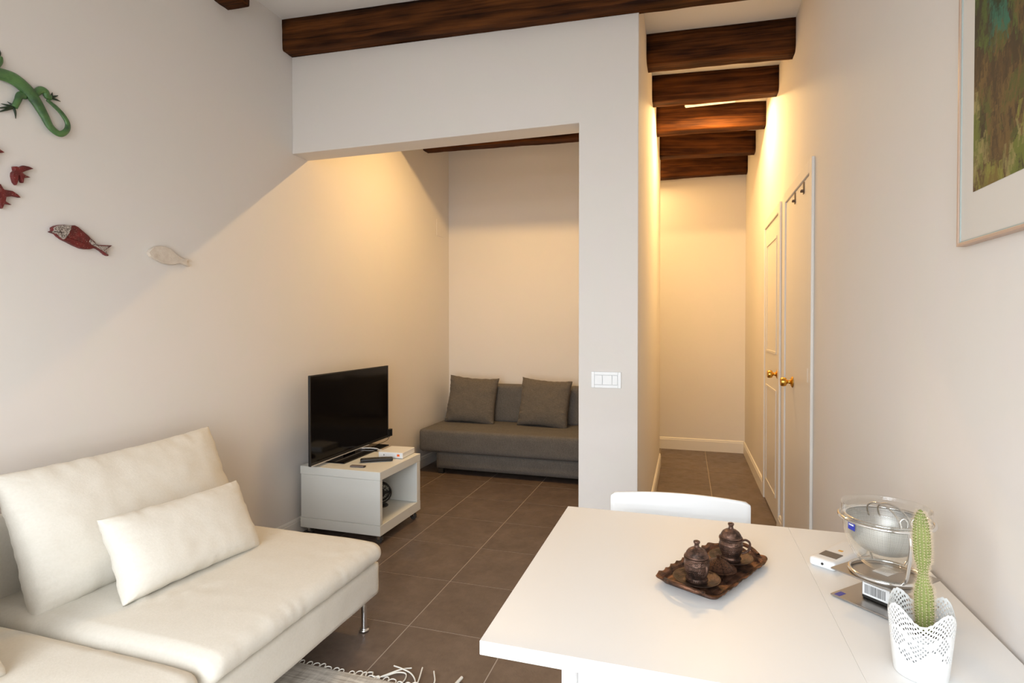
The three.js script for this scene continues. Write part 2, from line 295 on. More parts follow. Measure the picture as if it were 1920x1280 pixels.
// ---------------------------------------------------------------- timber beams
function beamGeo(a, b, round, seed) {                            // a, b: ends {x, z0 (front), z1 (back), y0, y1}
  const n = Math.max(6, Math.round(Math.abs(b.x - a.x) / 0.035)), sec = [];
  const r = round;                                               // rounding of the two lower edges, as a share of the height
  const K = 6;
  sec.push([0, 1]); for (let i = 1; i < 5; i++) sec.push([0, 1 - (1 - r) * i / 5]);
  for (let i = 0; i <= K; i++) { const t = i / K * Math.PI / 2; sec.push([r * 0.8 * (1 - Math.cos(t)), r * (1 - Math.sin(t))]); }
  for (let i = 1; i < 5; i++) sec.push([r * 0.8 + (1 - r * 1.6) * i / 5, 0]);
  for (let i = 0; i <= K; i++) { const t = i / K * Math.PI / 2; sec.push([1 - r * 0.8 * (1 - Math.sin(t)), r * (1 - Math.cos(t))]); }
  for (let i = 1; i < 4; i++) sec.push([1, r + (1 - r) * i / 4]); sec.push([1, 1]);
  const m = sec.length, pos = [], uv = [], idx = [];
  for (let i = 0; i <= n; i++) {
    const t = i / n, L = (p, q) => p + (q - p) * t, x = L(a.x, b.x), z0 = L(a.z0, b.z0), z1 = L(a.z1, b.z1), y0 = L(a.y0, b.y0), y1 = L(a.y1, b.y1);
    let peri = 0;
    for (let j = 0; j < m; j++) {
      const [u, v] = sec[j]; if (j) peri += Math.hypot((sec[j][0] - sec[j - 1][0]) * (z0 - z1), (sec[j][1] - sec[j - 1][1]) * (y1 - y0));
      const d = v > 0.98 ? 0.3 : 1, e = 0.007 * N3(x * 2.2, peri * 3, seed) + 0.0035 * N3(x * 9, peri * 22, seed + 7);
      const cz = u - 0.5, cy = v - 0.5, l = Math.hypot(cz, cy) || 1;
      pos.push(x, y0 + v * (y1 - y0) + d * e * cy / l, z0 + u * (z1 - z0) - d * e * cz / l); uv.push(x + seed * 0.37, peri);
    }
  }
  for (let i = 0; i < n; i++) for (let j = 0; j < m - 1; j++) { const p = i * m + j, q = p + m; idx.push(p, p + 1, q, q, p + 1, q + 1); }
  for (const [i, s] of [[0, 1], [n, -1]]) {
    const c = pos.length / 3; let cy = 0, cz = 0; for (let j = 0; j < m; j++) { cy += pos[(i * m + j) * 3 + 1] / m; cz += pos[(i * m + j) * 3 + 2] / m; }
    pos.push(pos[i * m * 3], cy, cz); uv.push(0, 0);
    for (let j = 0; j < m; j++) { const p = i * m + j, q = i * m + (j + 1) % m; s > 0 ? idx.push(c, q, p) : idx.push(c, p, q); }
  }
  for (let i = 0; i < n; i++) { const p = i * m, q = p + m; idx.push(p + m - 1, p, q + m - 1, q + m - 1, p, q); }
  const g = new THREE.BufferGeometry(); g.setAttribute('position', new THREE.Float32BufferAttribute(pos, 3)); g.setAttribute('uv', new THREE.Float32BufferAttribute(uv, 2)); g.setIndex(idx); g.computeVertexNormals();
  return g;
}
function beam(label, a, b, round, seed, mat, group = 'dark ceiling beams') { return tag(obj('ceiling_beam', beamGeo(a, b, round, seed), M.timber[mat]), label, 'beam', group); }
const E = (x, z0, z1, y0) => ({ x, z0, z1, y0, y1: ceilY(x) - 0.002 });
beam('long dark squared timber beam running along the top of the partition', E(XL, -2.848, -2.965, beam1Y(XL)), E(XR, -2.85, -2.965, beam1Y(XR)), 0.13, 1, 0);
beam('short sawn off dark beam stub on the wall above the fish', E(XL, -2.33, -2.437, 2.99), E(-2.205, -2.33, -2.437, 2.985), 0.1, 5, 1);
beam('first dark log beam over the corridor behind the partition', E(CX1, -3.50, -3.69, 2.905), E(XR, -3.49, -3.62, 2.848), 0.28, 9, 2);
beam('second dark log beam over the corridor, worn at its end', E(CX1, -4.085, -4.25, 2.895), E(XR, -4.09, -4.22, 2.868), 0.24, 13, 1);
beam('third log beam over the corridor, lit golden by the lamp', E(CX1, -4.66, -4.82, 2.872), E(XR, -4.71, -4.83, 2.855), 0.2, 17, 2);
beam('fourth dark beam over the corridor', E(CX1, -5.25, -5.40, 2.845), E(XR, -5.39, -5.53, 2.855), 0.2, 21, 1);
beam('last dark beam over the corridor next to its end wall', E(XL, -6.03, -6.17, 2.86), E(XR, -6.06, -6.18, 2.85), 0.2, 25, 2);
beam('dark beam over the alcove just behind the partition', E(XL, -3.50, -3.66, 2.955), E(HX, -3.50, -3.66, 2.92), 0.2, 29, 0);
beam('middle dark beam over the alcove behind its lamp', E(XL, -4.09, -4.21, 2.925), E(HX, -4.09, -4.22, 2.90), 0.15, 33, 1);
beam('dark beam over the alcove above the grey sofa', E(XL, -4.745, -4.865, 2.945), E(HX, -4.68, -4.82, 2.885), 0.12, 37, 0);

// ---------------------------------------------------------------- ceiling lights: batten with a frosted flat diffuser, each with an area light of the same size below it
function batten(label, x, z, len, cd, drop = 0) {
  const y = ceilY(x) - drop, w = 0.05, t = thing('ceiling_light', label, 'ceiling light', [x, y, z]);
  obj('housing', box(-len / 2, len / 2, -0.040, drop + 0.002, -w / 2, w / 2, 0.003), M.white, t);
  obj('diffuser', box(-len / 2 + 0.006, len / 2 - 0.006, -0.046, -0.0402, -w / 2 + 0.004, w / 2 - 0.004, 0.001), M.lampGlow, t);
  const l = new THREE.RectAreaLight(WARM, cd / ((len - 0.012) * (w - 0.008)), len - 0.012, w - 0.008);
  l.position.set(0, -0.0475, 0); l.rotation.x = -Math.PI / 2; l.name = 'lamp'; t.add(l);
  return t;
}
batten('white batten lamp between two corridor beams', 0.163, -4.45, 0.36, HALL_LAMP, 0.047);
batten('white batten lamp on the alcove ceiling', -1.35, -3.90, 0.44, ALCOVE_LAMP, 0.05);
batten('white batten lamp beside the last corridor beam', -0.62, -5.74, 0.40, END_LAMP).rotation.y = Math.PI / 2;

// ---------------------------------------------------------------- doors in the right wall
function door(n, label, z0, z1, top, knobZ, panel) {             // z0 = near end, z1 = far end (casing outside)
  const d = structGroup('door_' + n, label), c = 0.062, p = 0.014;
  obj('door_casing', [box(XR - p, XR, 0, top, z0 - c, z0, 0.004), box(XR - p, XR, 0, top, z1, z1 + c, 0.004), box(XR - p, XR, top - c, top, z1 + c, z0 - c, 0.004)], M.trim, d);
  const leaf = obj('door_leaf', box(XR - 0.006, XR - 0.001, 0.012, top - c - 0.004, z1 + c + 0.004, z0 - c - 0.004, 0.002), M.doorPaint, d);
  if (panel) {
    const a = z1 + c + 0.09, b = z0 - c - 0.09, e = 0.018, x0 = XR - 0.011, x1 = XR - 0.0055;
    for (const [y0, y1] of [[0.16, 0.88], [1.12, top - c - 0.13]])
      obj('panel_moulding', [box(x0, x1, y0, y0 + e, a, b, 0.003), box(x0, x1, y1 - e, y1, a, b, 0.003), box(x0, x1, y0 + e, y1 - e, a, a + e, 0.003), box(x0, x1, y0 + e, y1 - e, b - e, b, 0.003)], M.doorPaint, leaf);
  }
  const knob = lathe([[0, 0], [0.030, 0], [0.032, 0.003], [0.026, 0.008], [0.012, 0.014], [0.0095, 0.022], [0.011, 0.030], [0.022, 0.034], [0.0255, 0.040], [0.0262, 0.050], [0.0235, 0.062], [0.019, 0.0645], [0, 0.0655]], 32).rotateZ(Math.PI / 2).translate(XR - 0.006, 0.994, knobZ);
  const k = obj('door_knob', knob, M.brass, leaf); k.userData.label = 'round brass door knob';
  return d;
}
door(1, 'far white panelled door in the corridor wall with brass knob', -3.93, -4.715, 2.105, -4.02, true);
const door2 = door(2, 'near white flush door with brass knob and hooks', -2.975, -3.795, 2.115, -3.48, false);
{
  const leaf = door2.children.find(c => c.name === 'door_leaf');
  for (const z of [-3.44, -3.20]) {
    const h = obj('door_hook', [box(XR - 0.009, XR - 0.006, 1.985, 2.045, z - 0.014, z + 0.014, 0.001), box(XR - 0.022, XR - 0.0088, 1.995, 2.006, z - 0.012, z - 0.006, 0.001), box(XR - 0.022, XR - 0.0088, 1.995, 2.006, z + 0.006, z + 0.012, 0.001)], std({ color: lin(0.10, 0.055, 0.03), roughness: 0.5 }), leaf); h.userData.label = 'small dark over door hook';
  }
  const l = obj('latch_plate', box(XR - 0.010, XR - 0.006, 1.03, 1.10, -3.085, -3.062, 0.001), M.white, leaf); l.userData.label = 'small white latch plate';
}

// ---------------------------------------------------------------- light switch and cover plate
{
  const t = thing('light_switch', 'white two gang light switch plate on the pillar', 'light switch', [-0.397, 1.028, PZ0]);
  const fr = (x0, x1, y0, y1, f, z0, z1) => [box(x0, x0 + f, y0, y1, z0, z1, 0.002), box(x1 - f, x1, y0, y1, z0, z1, 0.002), box(x0 + f, x1 - f, y0, y0 + f, z0, z1, 0.002), box(x0 + f, x1 - f, y1 - f, y1, z0, z1, 0.002)];
  obj('plate', fr(-0.077, 0.077, -0.042, 0.042, 0.016, 0.0003, 0.009), M.plastic, t);
  obj('backing', box(-0.064, 0.064, -0.029, 0.029, 0.0003, 0.004), M.plastic, t);
  for (const [a, b] of [[-0.059, -0.020], [-0.018, 0.030], [0.0325, 0.0585]]) { const r = obj('rocker', box(a, b, -0.0245, 0.0245, 0.003, 0.0105, 0.0015), M.plastic, t); r.rotation.x = 0.02; }
}
{
  const t = thing('junction_cover', 'flush painted square cover plate high in the alcove corner', 'cover plate', [XL, 2.28, -5.13]);
  obj('plate', box(0.0002, 0.004, -0.08, 0.08, -0.09, 0.09, 0.001), M.wall, t);
}

// ---------------------------------------------------------------- white cream sofa, two sections along the left wall
const foldNoise = (x, z, s) => 0.6 * N3(x * 5, z * 5, s) + 0.4 * N3(x * 11, z * 11, s + 3);
function pillowGeo(w, h, t, o = {}) {                             // lies in local x (width), y (height), bulging along z
  const n = o.n ?? 56, pinch = o.pinch ?? 0.06, wr = o.wrinkle ?? 0.006, s = o.seed ?? 1, P = o.power ?? 0.43, pos = [], idx = [];
  const side = sg => {
    const base = pos.length / 3;
    for (let i = 0; i <= n; i++) for (let j = 0; j <= n; j++) {
      const a = -Math.cos(i / n * Math.PI) * 0.5 - (1 - 2 * i / n) * 0.5, b = -Math.cos(j / n * Math.PI) * 0.5 - (1 - 2 * j / n) * 0.5;
      const u = a, v = b;
      const x = w / 2 * u * (1 - pinch * (1 - v * v) * u * u), y = h / 2 * v * (1 - pinch * 1.2 * (1 - u * u) * v * v);
      const prof = Math.pow(Math.max(0, (1 - Math.pow(Math.abs(u), 3.2)) * (1 - Math.pow(Math.abs(v), 3.2))), P);
      const edge = 1 - Math.min(1, Math.min(1 - Math.abs(u), 1 - Math.abs(v)) * 3.2);
      const along = Math.abs(u) > Math.abs(v) ? v * h : u * w;
      const rip = edge * N3(along * 26, s * 3.1 + sg, 0.5) * Math.min(1, prof * 6);
      const d = wr * (1.1 * N3(x * 7 + s, y * 7, sg * 4 + s) + 0.7 * N3(x * 16, y * 16 + s, sg * 9) * Math.min(1, prof * 3)) * Math.min(1, prof * 4) + wr * 1.3 * rip;
      let z = sg * (t / 2 * prof * (1 + (o.sag ?? 0) * -v * 0.6)) + sg * d + 0.3 * wr * N3(along * 9, s, 7) * edge;
      const sag = (o.sag ?? 0) * 0.03 * h * N3(u * 1.5, v * 2, s + 11);
      pos.push(x + 0.004 * edge * N3(y * 22, s, 3), y + sag * (1 - v * v) + 0.004 * edge * N3(x * 22, s, 5), z);
    }
    for (let i = 0; i < n; i++) for (let j = 0; j < n; j++) { const p = base + i * (n + 1) + j, q = p + n + 1; sg > 0 ? idx.push(p, q, p + 1, p + 1, q, q + 1) : idx.push(p, p + 1, q, q, p + 1, q + 1); }
  };
  side(1); side(-1);
  let g = new THREE.BufferGeometry(); g.setAttribute('position', new THREE.Float32BufferAttribute(pos, 3)); g.setIndex(idx);
  g = mergeVertices(g, 3e-4); g.computeVertexNormals();
  return uvM(g);
}
const SX0 = -2.27, SX1 = -1.262;                                  // sofa depth: back to front
function sofaSection(label, z0, z1, back, seed) {                 // z0 far end, z1 near end
  const zc = (z0 + z1) / 2, L = z1 - z0, t = thing('sofa_section', label, 'sofa', [(SX0 + SX1) / 2, 0, zc]);
  const D = SX1 - SX0;
  const base = softBox(D - 0.012, 0.142, L - 0.004, 0.014, 0.02, v => { v.x += 0.0025 * N3(v.z * 9, v.y * 14, seed); });
  base.translate(0, 0.218, 0); obj('base', base, M.cream, t);
  const th = 0.098;
  const cu = softBox(D + 0.018, th, L - 0.006, 0.044, 0.012, v => {
    const top = v.y > 0 ? 1 : 0.25, ex = Math.max(0, 1 - Math.abs(Math.abs(v.x) - (D / 2)) / 0.09);
    const inner = 1 - Math.pow(Math.abs(v.x) / (D / 2 + 0.01), 6);
    v.y += top * (0.010 * inner * (1 - Math.pow(Math.abs(v.z) / (L / 2), 4)) + 0.0022 * foldNoise(v.x * 0.8, v.z * 1.3, seed) * inner);
    const cr = Math.max(0, N3(v.x * 3.1 + v.z * 6.5, v.z * 2 - v.x * 1.5, seed + 5)); v.y += top * inner * 0.012 * cr * N3(v.x * 20 - v.z * 9, v.z * 13 + v.x * 4, seed + 8);
    v.y *= 1 - 0.22 * Math.pow(Math.abs(v.x) / (D / 2 + 0.009), 10);
    v.x += ex * (0.003 * N3(v.z * 30, v.y * 8, seed + 2) + 0.004 * N3(v.z * 6, 1, seed)); v.y += ex * top * 0.0015 * N3(v.z * 30, 3, seed + 2);
    if (v.z > L / 2 - 0.05 || v.z < -L / 2 + 0.05) v.y -= top * 0.004;
  });
  cu.translate(0.010, 0.338, 0); const cm = obj('seat_cushion', cu, M.cream, t);
  const leg = [[0, 0], [0.021, 0], [0.022, 0.006], [0.0215, 0.013], [0.0125, 0.015], [0.0125, 0.157], [0, 0.157]];
  for (const x of [-1, 1]) for (const z of [-1, 1]) {
    const m = obj('leg', lathe(leg, 24), M.chrome, t); m.position.set(x > 0 ? D / 2 - 0.053 : -D / 2 + 0.06, 0, z * (L / 2 - 0.055)); m.userData.label = 'slim chrome leg';
  }
  const bl = L * back - 0.004, b = softBox(0.06, 0.375, bl, 0.02, 0.04); b.translate(-D / 2 + 0.03, 0.475, L / 2 - 0.002 - bl / 2); obj('backrest', b, M.cream, t);
  return t;
}
sofaSection('cream fabric sofa section with open end next to the television stand', -2.15, -1.206, 0.6, 3);
sofaSection('cream fabric sofa section with full low backrest beside the rug', -1.200, -0.262, 1, 8);
function pillow(name, label, geo, mat, p, rot, group, cat = 'pillow') {
  const m = tag(obj(name, geo, mat), label, cat, group); m.position.set(...p); m.rotation.set(...rot, 'YXZ'); return m;
}
const R = d => d * Math.PI / 180;
// local x runs along the wall away from the window; the face looks into the room (+x)
pillow('back_pillow', 'large cream back pillow leaning on the plain wall', pillowGeo(0.88, 0.49, 0.23, { seed: 4, pinch: 0.045, wrinkle: 0.0045, n: 72, sag: 0.5 }), M.cream, [-2.075, 0.596, -1.675], [R(-21), R(90), R(1)], 'cream back pillows');
pillow('back_pillow', 'large cream back pillow leaning on the low sofa backrest', pillowGeo(0.80, 0.48, 0.22, { seed: 14, pinch: 0.05, wrinkle: 0.010, n: 60, sag: 0.5 }), M.cream, [-2.05, 0.612, -0.722], [R(-16), R(90), 0], 'cream back pillows');
pillow('throw_pillow', 'long narrow cream pillow leaning on the large back pillow', pillowGeo(0.565, 0.295, 0.15, { seed: 24, pinch: 0.045, wrinkle: 0.0035, n: 64, sag: 0.3 }), M.cream, [-1.79, 0.522, -1.645], [R(-27), R(86), R(-1)], 'cream throw pillows');

pillow('throw_pillow', 'long narrow cream pillow on the section with the backrest', pillowGeo(0.565, 0.295, 0.15, { seed: 44, pinch: 0.045, wrinkle: 0.005, n: 48, sag: 0.3 }), M.cream, [-1.77, 0.522, -0.722], [R(-27), R(90), 0], 'cream throw pillows');

// ---------------------------------------------------------------- rug with loose cord fringe
{
  const z0 = -1.812, t = thing('rug', 'pale woven cotton rug with loose cord fringe beside the sofa', 'rug', [-1.2, 0, -1.0]);
  const g = softBox(1.5, 0.009, 1.62, 0.004, 0.02, v => { if (v.y > 0) v.y += 0.0015 * N3(v.x * 30, v.z * 30, 2) + 0.001 * N3(v.x * 4, v.z * 60, 5); v.z += 0.006 * N3(v.x * 7, 0, 1) * (v.z < -0.7 ? 1 : 0); });
  obj('weave', g.translate(0, 0.0052, -0.002), M.rug, t);
  const loops = [];
  for (let i = 0; i < 46; i++) {
    const x = -0.72 + i * 0.03 + rr(-0.008, 0.008), w = rr(0.008, 0.016), l = rr(0.008, 0.024), zz = z0 + 1.0;
    loops.push(tube([[x - w, 0.006, zz + 0.01], [x - w * 0.8, 0.008, zz - l * 0.7], [x, 0.009, zz - l], [x + w * 0.9, 0.008, zz - l * 0.6], [x + w, 0.006, zz + 0.01]], 0.0022, 14, 5));
  }
  const lp = obj('edge_loops', loops, M.cord, t); lp.userData.kind = 'stuff';
  const q = (x, z, y = 0.005) => [x + 1.2, y, z + 1.0];
  const cords = [
    [q(-1.128, -1.80), q(-1.14, -1.835), q(-1.122, -1.845), q(-1.105, -1.82, 0.008), q(-1.07, -1.835), q(-1.03, -1.868, 0.008), q(-1.0, -1.875), q(-0.985, -1.84), q(-0.995, -1.80)],
    [q(-1.10, -1.80), q(-1.06, -1.845, 0.009), q(-1.02, -1.885, 0.012), q(-0.99, -1.905, 0.010)],
    [q(-1.06, -1.895, 0.012), q(-1.02, -1.885, 0.014), q(-0.975, -1.872, 0.011), q(-0.945, -1.845), q(-0.935, -1.80)],
    [q(-0.925, -1.79), q(-0.93, -1.84, 0.010), q(-0.945, -1.905, 0.02)],
    [q(-0.90, -1.79), q(-0.87, -1.845, 0.010), q(-0.895, -1.90, 0.018)],
    [q(-0.87, -1.845, 0.010), q(-0.845, -1.80), q(-0.82, -1.77)],
  ];
  for (const c of cords) obj('cord', tube(c, 0.0028, c.length * 8, 6), M.cord, t);
  const th = obj('thick_cord', tube([q(-0.80, -1.78, 0.007), q(-0.795, -1.85, 0.009), q(-0.785, -1.905, 0.012)], 0.006, 16, 8), M.cord, t);
}

// ---------------------------------------------------------------- television stand on casters, television and what lies there
{
  const x0 = -2.298, x1 = -1.735, z0 = -3.472, z1 = -2.942, y0 = 0.055, y1 = 0.438;
  const t = thing('tv_stand', 'white box shaped television stand on casters with open shelf', 'tv stand', [(x0 + x1) / 2, 0, (z0 + z1) / 2]);
  const c = g => g.translate(-(x0 + x1) / 2, 0, -(z0 + z1) / 2), T = 0.05;
  obj('top_board', c(box(x0, x1, y1 - T, y1, z0, z1, 0.002)), M.lack, t);
  obj('bottom_board', c(box(x0, x1, y0, y0 + T + 0.012, z0, z1, 0.002)), M.lack, t);
  obj('side_board', c(box(x0 + 0.004, x1 - 0.0015, y0 + T + 0.013, y1 - T - 0.001, z1 - 0.03, z1 - 0.0015, 0.002)), M.lack, t);
  obj('side_board', c(box(x0 + 0.004, x1 - 0.0015, y0 + T + 0.013, y1 - T - 0.001, z0 + 0.0015, z0 + 0.05, 0.002)), M.lack, t);
  obj('back_board', c(box(x0 + 0.004, x0 + 0.02, y0 + T + 0.013, y1 - T - 0.001, z0 + 0.0502, z1 - 0.0302)), M.lack, t);
  for (const [x, z] of [[x1 - 0.03, z0 + 0.045], [x1 - 0.03, z1 - 0.045], [x0 + 0.04, z0 + 0.045], [x0 + 0.04, z1 - 0.045]]) {
    const w = obj('caster', c(new THREE.CylinderGeometry(0.0215, 0.0215, 0.018, 24).rotateX(Math.PI / 2).translate(x, 0.0215, z)), std({ color: lin(0.06, 0.055, 0.05), roughness: 0.2 }), t);
    obj('fork', c(merge([box(x - 0.009, x + 0.009, 0.021, 0.055, z + 0.0095, z + 0.0135, 0.001), box(x - 0.009, x + 0.009, 0.021, 0.055, z - 0.0135, z - 0.0095, 0.001), box(x - 0.012, x + 0.012, 0.045, 0.0552, z - 0.0135, z + 0.0135, 0.001)])), M.chrome, w);
  }
}
{
  const Y = 0.438, t = thing('television', 'black flat screen television on the white stand', 'television', [-2.165, Y, -3.327], R(90.6));
  // local x = along the wall (negative towards the far end when turned), face towards local +z
  const w = 0.945, h = 0.55, b = 0.022;
  obj('casing', box(-w / 2, w / 2, b, b + h, -0.013, -0.002, 0.004), M.black, t);
  obj('screen', box(-w / 2 + 0.008, w / 2 - 0.008, b + 0.018, b + h - 0.008, -0.003, 0.0012), M.blackGloss, t);
  obj('bezel', [box(-w / 2, -w / 2 + 0.0085, b, b + h, -0.004, 0.003, 0.001), box(w / 2 - 0.0085, w / 2, b, b + h, -0.004, 0.003, 0.001), box(-w / 2 + 0.008, w / 2 - 0.008, b + h - 0.0085, b + h, -0.004, 0.003, 0.001), box(-w / 2 + 0.008, w / 2 - 0.008, b + 0.004, b + 0.0185, -0.004, 0.003, 0.001)], M.black, t);
  const tr = obj('trim_strip', box(-w / 2 + 0.01, w / 2 - 0.28, b - 0.002, b + 0.0038, -0.004, 0.0055, 0.001), std({ color: lin(0.62, 0.60, 0.57), metalness: 0.3, roughness: 0.35 }), t); tr.userData.label = 'silver strip along the lower edge';
  obj('rear_housing', box(-0.28, 0.28, b + 0.05, b + 0.38, -0.070, -0.0125, 0.02), M.black, t);
  obj('neck', box(-0.05, 0.05, 0.006, b + 0.08, -0.05, -0.02, 0.004), M.black, t);
  const ft = obj('foot', box(-0.27, 0.30, 0.0005, 0.0095, -0.09, 0.105, 0.004), M.blackGloss, t); ft.userData.label = 'glossy black rectangular foot';
}
{
  const t = thing('receiver_dongle', 'small black device hanging at the television edge on thin wires', 'device', [-2.185, 0.438, -3.832]);
  obj('frame', [box(-0.012, 0.012, 0.022, 0.078, 0.0, 0.006, 0.002), box(-0.012, 0.012, 0.022, 0.078, -0.040, -0.034, 0.002), box(-0.012, 0.012, 0.072, 0.078, -0.034, 0.0, 0.002), box(-0.012, 0.012, 0.022, 0.028, -0.034, 0.0, 0.002)], M.black, t);
  obj('plug', box(-0.006, 0.006, 0.040, 0.058, 0.006, 0.038, 0.002), M.black, t);
}
tag(obj('power_cable', [tube([[-2.05, 0.443, -3.43], [-2.10, 0.45, -3.45], [-2.16, 0.455, -3.47], [-2.23, 0.44, -3.55], [-2.235, 0.25, -3.62], [-2.22, 0.006, -3.66]], 0.0028, 40, 6), tube([[-2.185, 0.461, -3.85], [-2.165, 0.445, -3.78], [-2.13, 0.452, -3.56], [-2.10, 0.443, -3.45], [-2.03, 0.442, -3.42]], 0.002, 30, 6)], M.black), 'thin black cables trailing behind the television foot', 'cable');
tag(obj('white_cable', [tube([[-1.985, 0.446, -3.465], [-2.02, 0.448, -3.44], [-2.07, 0.452, -3.46], [-2.12, 0.456, -3.445], [-2.20, 0.452, -3.42]], 0.0038, 30, 8)], M.plastic), 'white cable running from the router behind the television', 'cable');
{
  const t = thing('router_box', 'flat white router box with small orange square on its edge', 'router', [-1.862, 0.438, -3.376], R(3));
  obj('body', box(-0.087, 0.087, 0.002, 0.040, -0.095, 0.095, 0.004), M.plastic, t);
  for (const [a, b] of [[-1, -1], [1, -1], [-1, 1], [1, 1]]) obj('foot', box(a * 0.07 - 0.006, a * 0.07 + 0.006, 0, 0.003, b * 0.078 - 0.006, b * 0.078 + 0.006), M.darkLeg, t);
  const cv = document.createElement('canvas'); cv.width = 512; cv.height = 112; const c = cv.getContext('2d');
  c.fillStyle = '#eceef0'; c.fillRect(0, 0, 512, 112);
  c.fillStyle = '#f26522'; c.fillRect(404, 26, 60, 60); c.fillStyle = '#ffffff'; c.font = 'bold 15px sans-serif'; c.fillText('orange', 408, 80);
  c.fillStyle = '#3c4650'; c.font = '26px sans-serif'; c.fillRect(98, 34, 12, 40); c.fillRect(112, 44, 7, 22); c.fillStyle = '#b8bec4'; for (let i = 0; i < 5; i++) c.fillRect(170 + i * 42, 54, 6, 6);
  const tx = new THREE.CanvasTexture(cv); tx.colorSpace = THREE.SRGBColorSpace;
  const f = new THREE.PlaneGeometry(0.160, 0.030).translate(0, 0.021, 0.0953);
  const fm = obj('front_print', f, std({ map: tx, roughness: 0.3 }), t); fm.userData.label = 'printed front edge with orange square';
}
{
  const t = thing('remote_control', 'long black remote control in front of the router', 'remote control', [-1.898, 0.438, -3.178], R(32));
  obj('body', softBox(0.205, 0.02, 0.045, 0.008, 0.006, v => { v.y += 0.003 * Math.cos(v.x * 14); }).translate(0, 0.0125, 0), M.black, t);
  const bt = std({ color: lin(0.08, 0.08, 0.08), roughness: 0.6 });
  for (let i = 0; i < 8; i++) for (let j = 0; j < 3; j++) obj('button', box(-0.085 + i * 0.02, -0.074 + i * 0.02, 0.021, 0.0255, -0.014 + j * 0.0105, -0.0065 + j * 0.0105, 0.001), bt, t);
}
{
  const t = thing('small_remote', 'tiny grey remote control beside the television foot', 'remote control', [-1.938, 0.438, -3.018], R(6));
  obj('body', softBox(0.09, 0.011, 0.03, 0.005, 0.006).translate(0, 0.006, 0), std({ color: lin(0.16, 0.13, 0.12), roughness: 0.5 }), t);
  obj('cap', box(0.0455, 0.052, 0.002, 0.010, -0.012, 0.012, 0.001), M.black, t);
}
{
  const t = thing('desk_fan', 'small round black fan on the open shelf of the stand', 'fan', [-1.93, 0.1172, -3.285], R(40));
  const k = 0.062, cy = 0.088;
  obj('cage', [new THREE.TorusGeometry(k, 0.005, 8, 40).translate(0, cy, 0.022), new THREE.TorusGeometry(k, 0.005, 8, 40).translate(0, cy, -0.022), new THREE.TorusGeometry(k * 0.62, 0.0018, 6, 36).translate(0, cy, 0.027), new THREE.TorusGeometry(k * 0.32, 0.0018, 6, 30).translate(0, cy, 0.029),
    ...[...Array(12)].map((_, i) => tube([[0, 0, 0.03], [k * 0.6, 0, 0.028], [k, 0, 0.022], [k * 1.02, 0, 0], [k, 0, -0.022], [0, 0, -0.03]], 0.0015, 20, 5).rotateZ(i * Math.PI / 6).translate(0, cy, 0))], M.black, t);
  obj('motor', lathe([[0, -0.03], [0.022, -0.03], [0.025, -0.02], [0.025, 0.01], [0, 0.02]], 24).rotateX(Math.PI / 2).translate(0, cy, 0), M.black, t);
  for (let i = 0; i < 4; i++) obj('blade', softBox(0.042, 0.022, 0.003, 0.0012, 0.006).rotateX(0.5).translate(0.032, 0, 0.01).rotateZ(i * Math.PI / 2).translate(0, cy, 0), std({ color: lin(0.03, 0.035, 0.035), roughness: 0.3 }), t);
  obj('base', [lathe([[0, 0], [0.046, 0], [0.048, 0.005], [0.04, 0.011], [0.012, 0.014], [0.009, 0.024], [0, 0.024]], 32), box(-0.006, 0.006, 0.012, 0.03, -0.006, 0.006)], M.black, t);
}

// ---------------------------------------------------------------- grey sofa bed in the alcove
{
  const x0 = -2.285, x1 = -0.43, zf = -4.535, t = thing('grey_sofa', 'low grey fabric sofa bed against the alcove wall', 'sofa', [(x0 + x1) / 2, 0, -4.93]);
  const c = g => g.translate(-(x0 + x1) / 2, 0, 4.93);
  const L = x1 - x0;
  obj('seat', c(softBox(L, 0.198, 0.80, 0.028, 0.025, v => { if (v.y > 0) v.y += 0.004 * foldNoise(v.x, v.z, 12); v.z += 0.003 * N3(v.x * 5, v.y * 10, 2); }).translate((x0 + x1) / 2, 0.292, zf - 0.40)), M.grey, t);
  obj('base', c(softBox(L - 0.16, 0.145, 0.66, 0.012, 0.04).translate((x0 + x1) / 2 + 0.08, 0.118, zf - 0.355)), M.grey, t);
  obj('backrest', c(softBox(L - 0.10, 0.36, 0.17, 0.03, 0.03, v => { v.z += 0.004 * N3(v.x * 3, v.y * 5, 4); }).translate((x0 + x1) / 2 + 0.05, 0.563, -5.20)), M.grey, t);
  for (const [x, z] of [[-2.085, -4.59], [-0.49, -4.59], [-2.085, -5.16], [-0.49, -5.16]]) obj('leg', c(box(x - 0.025, x + 0.025, 0, 0.047, z - 0.025, z + 0.025, 0.004)), M.darkLeg, t);
}
pillow('sofa_cushion', 'square grey brown cushion in the corner beside the left wall', pillowGeo(0.50, 0.455, 0.15, { seed: 31, pinch: 0.07, wrinkle: 0.008, n: 56 }), M.greyCushion, [-1.96, 0.602, -5.015], [R(-13), R(2), R(-3)], 'grey cushions on the sofa bed', 'cushion');
pillow('sofa_cushion', 'square grey brown cushion at the middle of the grey sofa', pillowGeo(0.485, 0.45, 0.15, { seed: 37, pinch: 0.07, wrinkle: 0.008, n: 56 }), M.greyCushion, [-1.245, 0.600, -5.015], [R(-13), R(-3), R(-3)], 'grey cushions on the sofa bed', 'cushion');

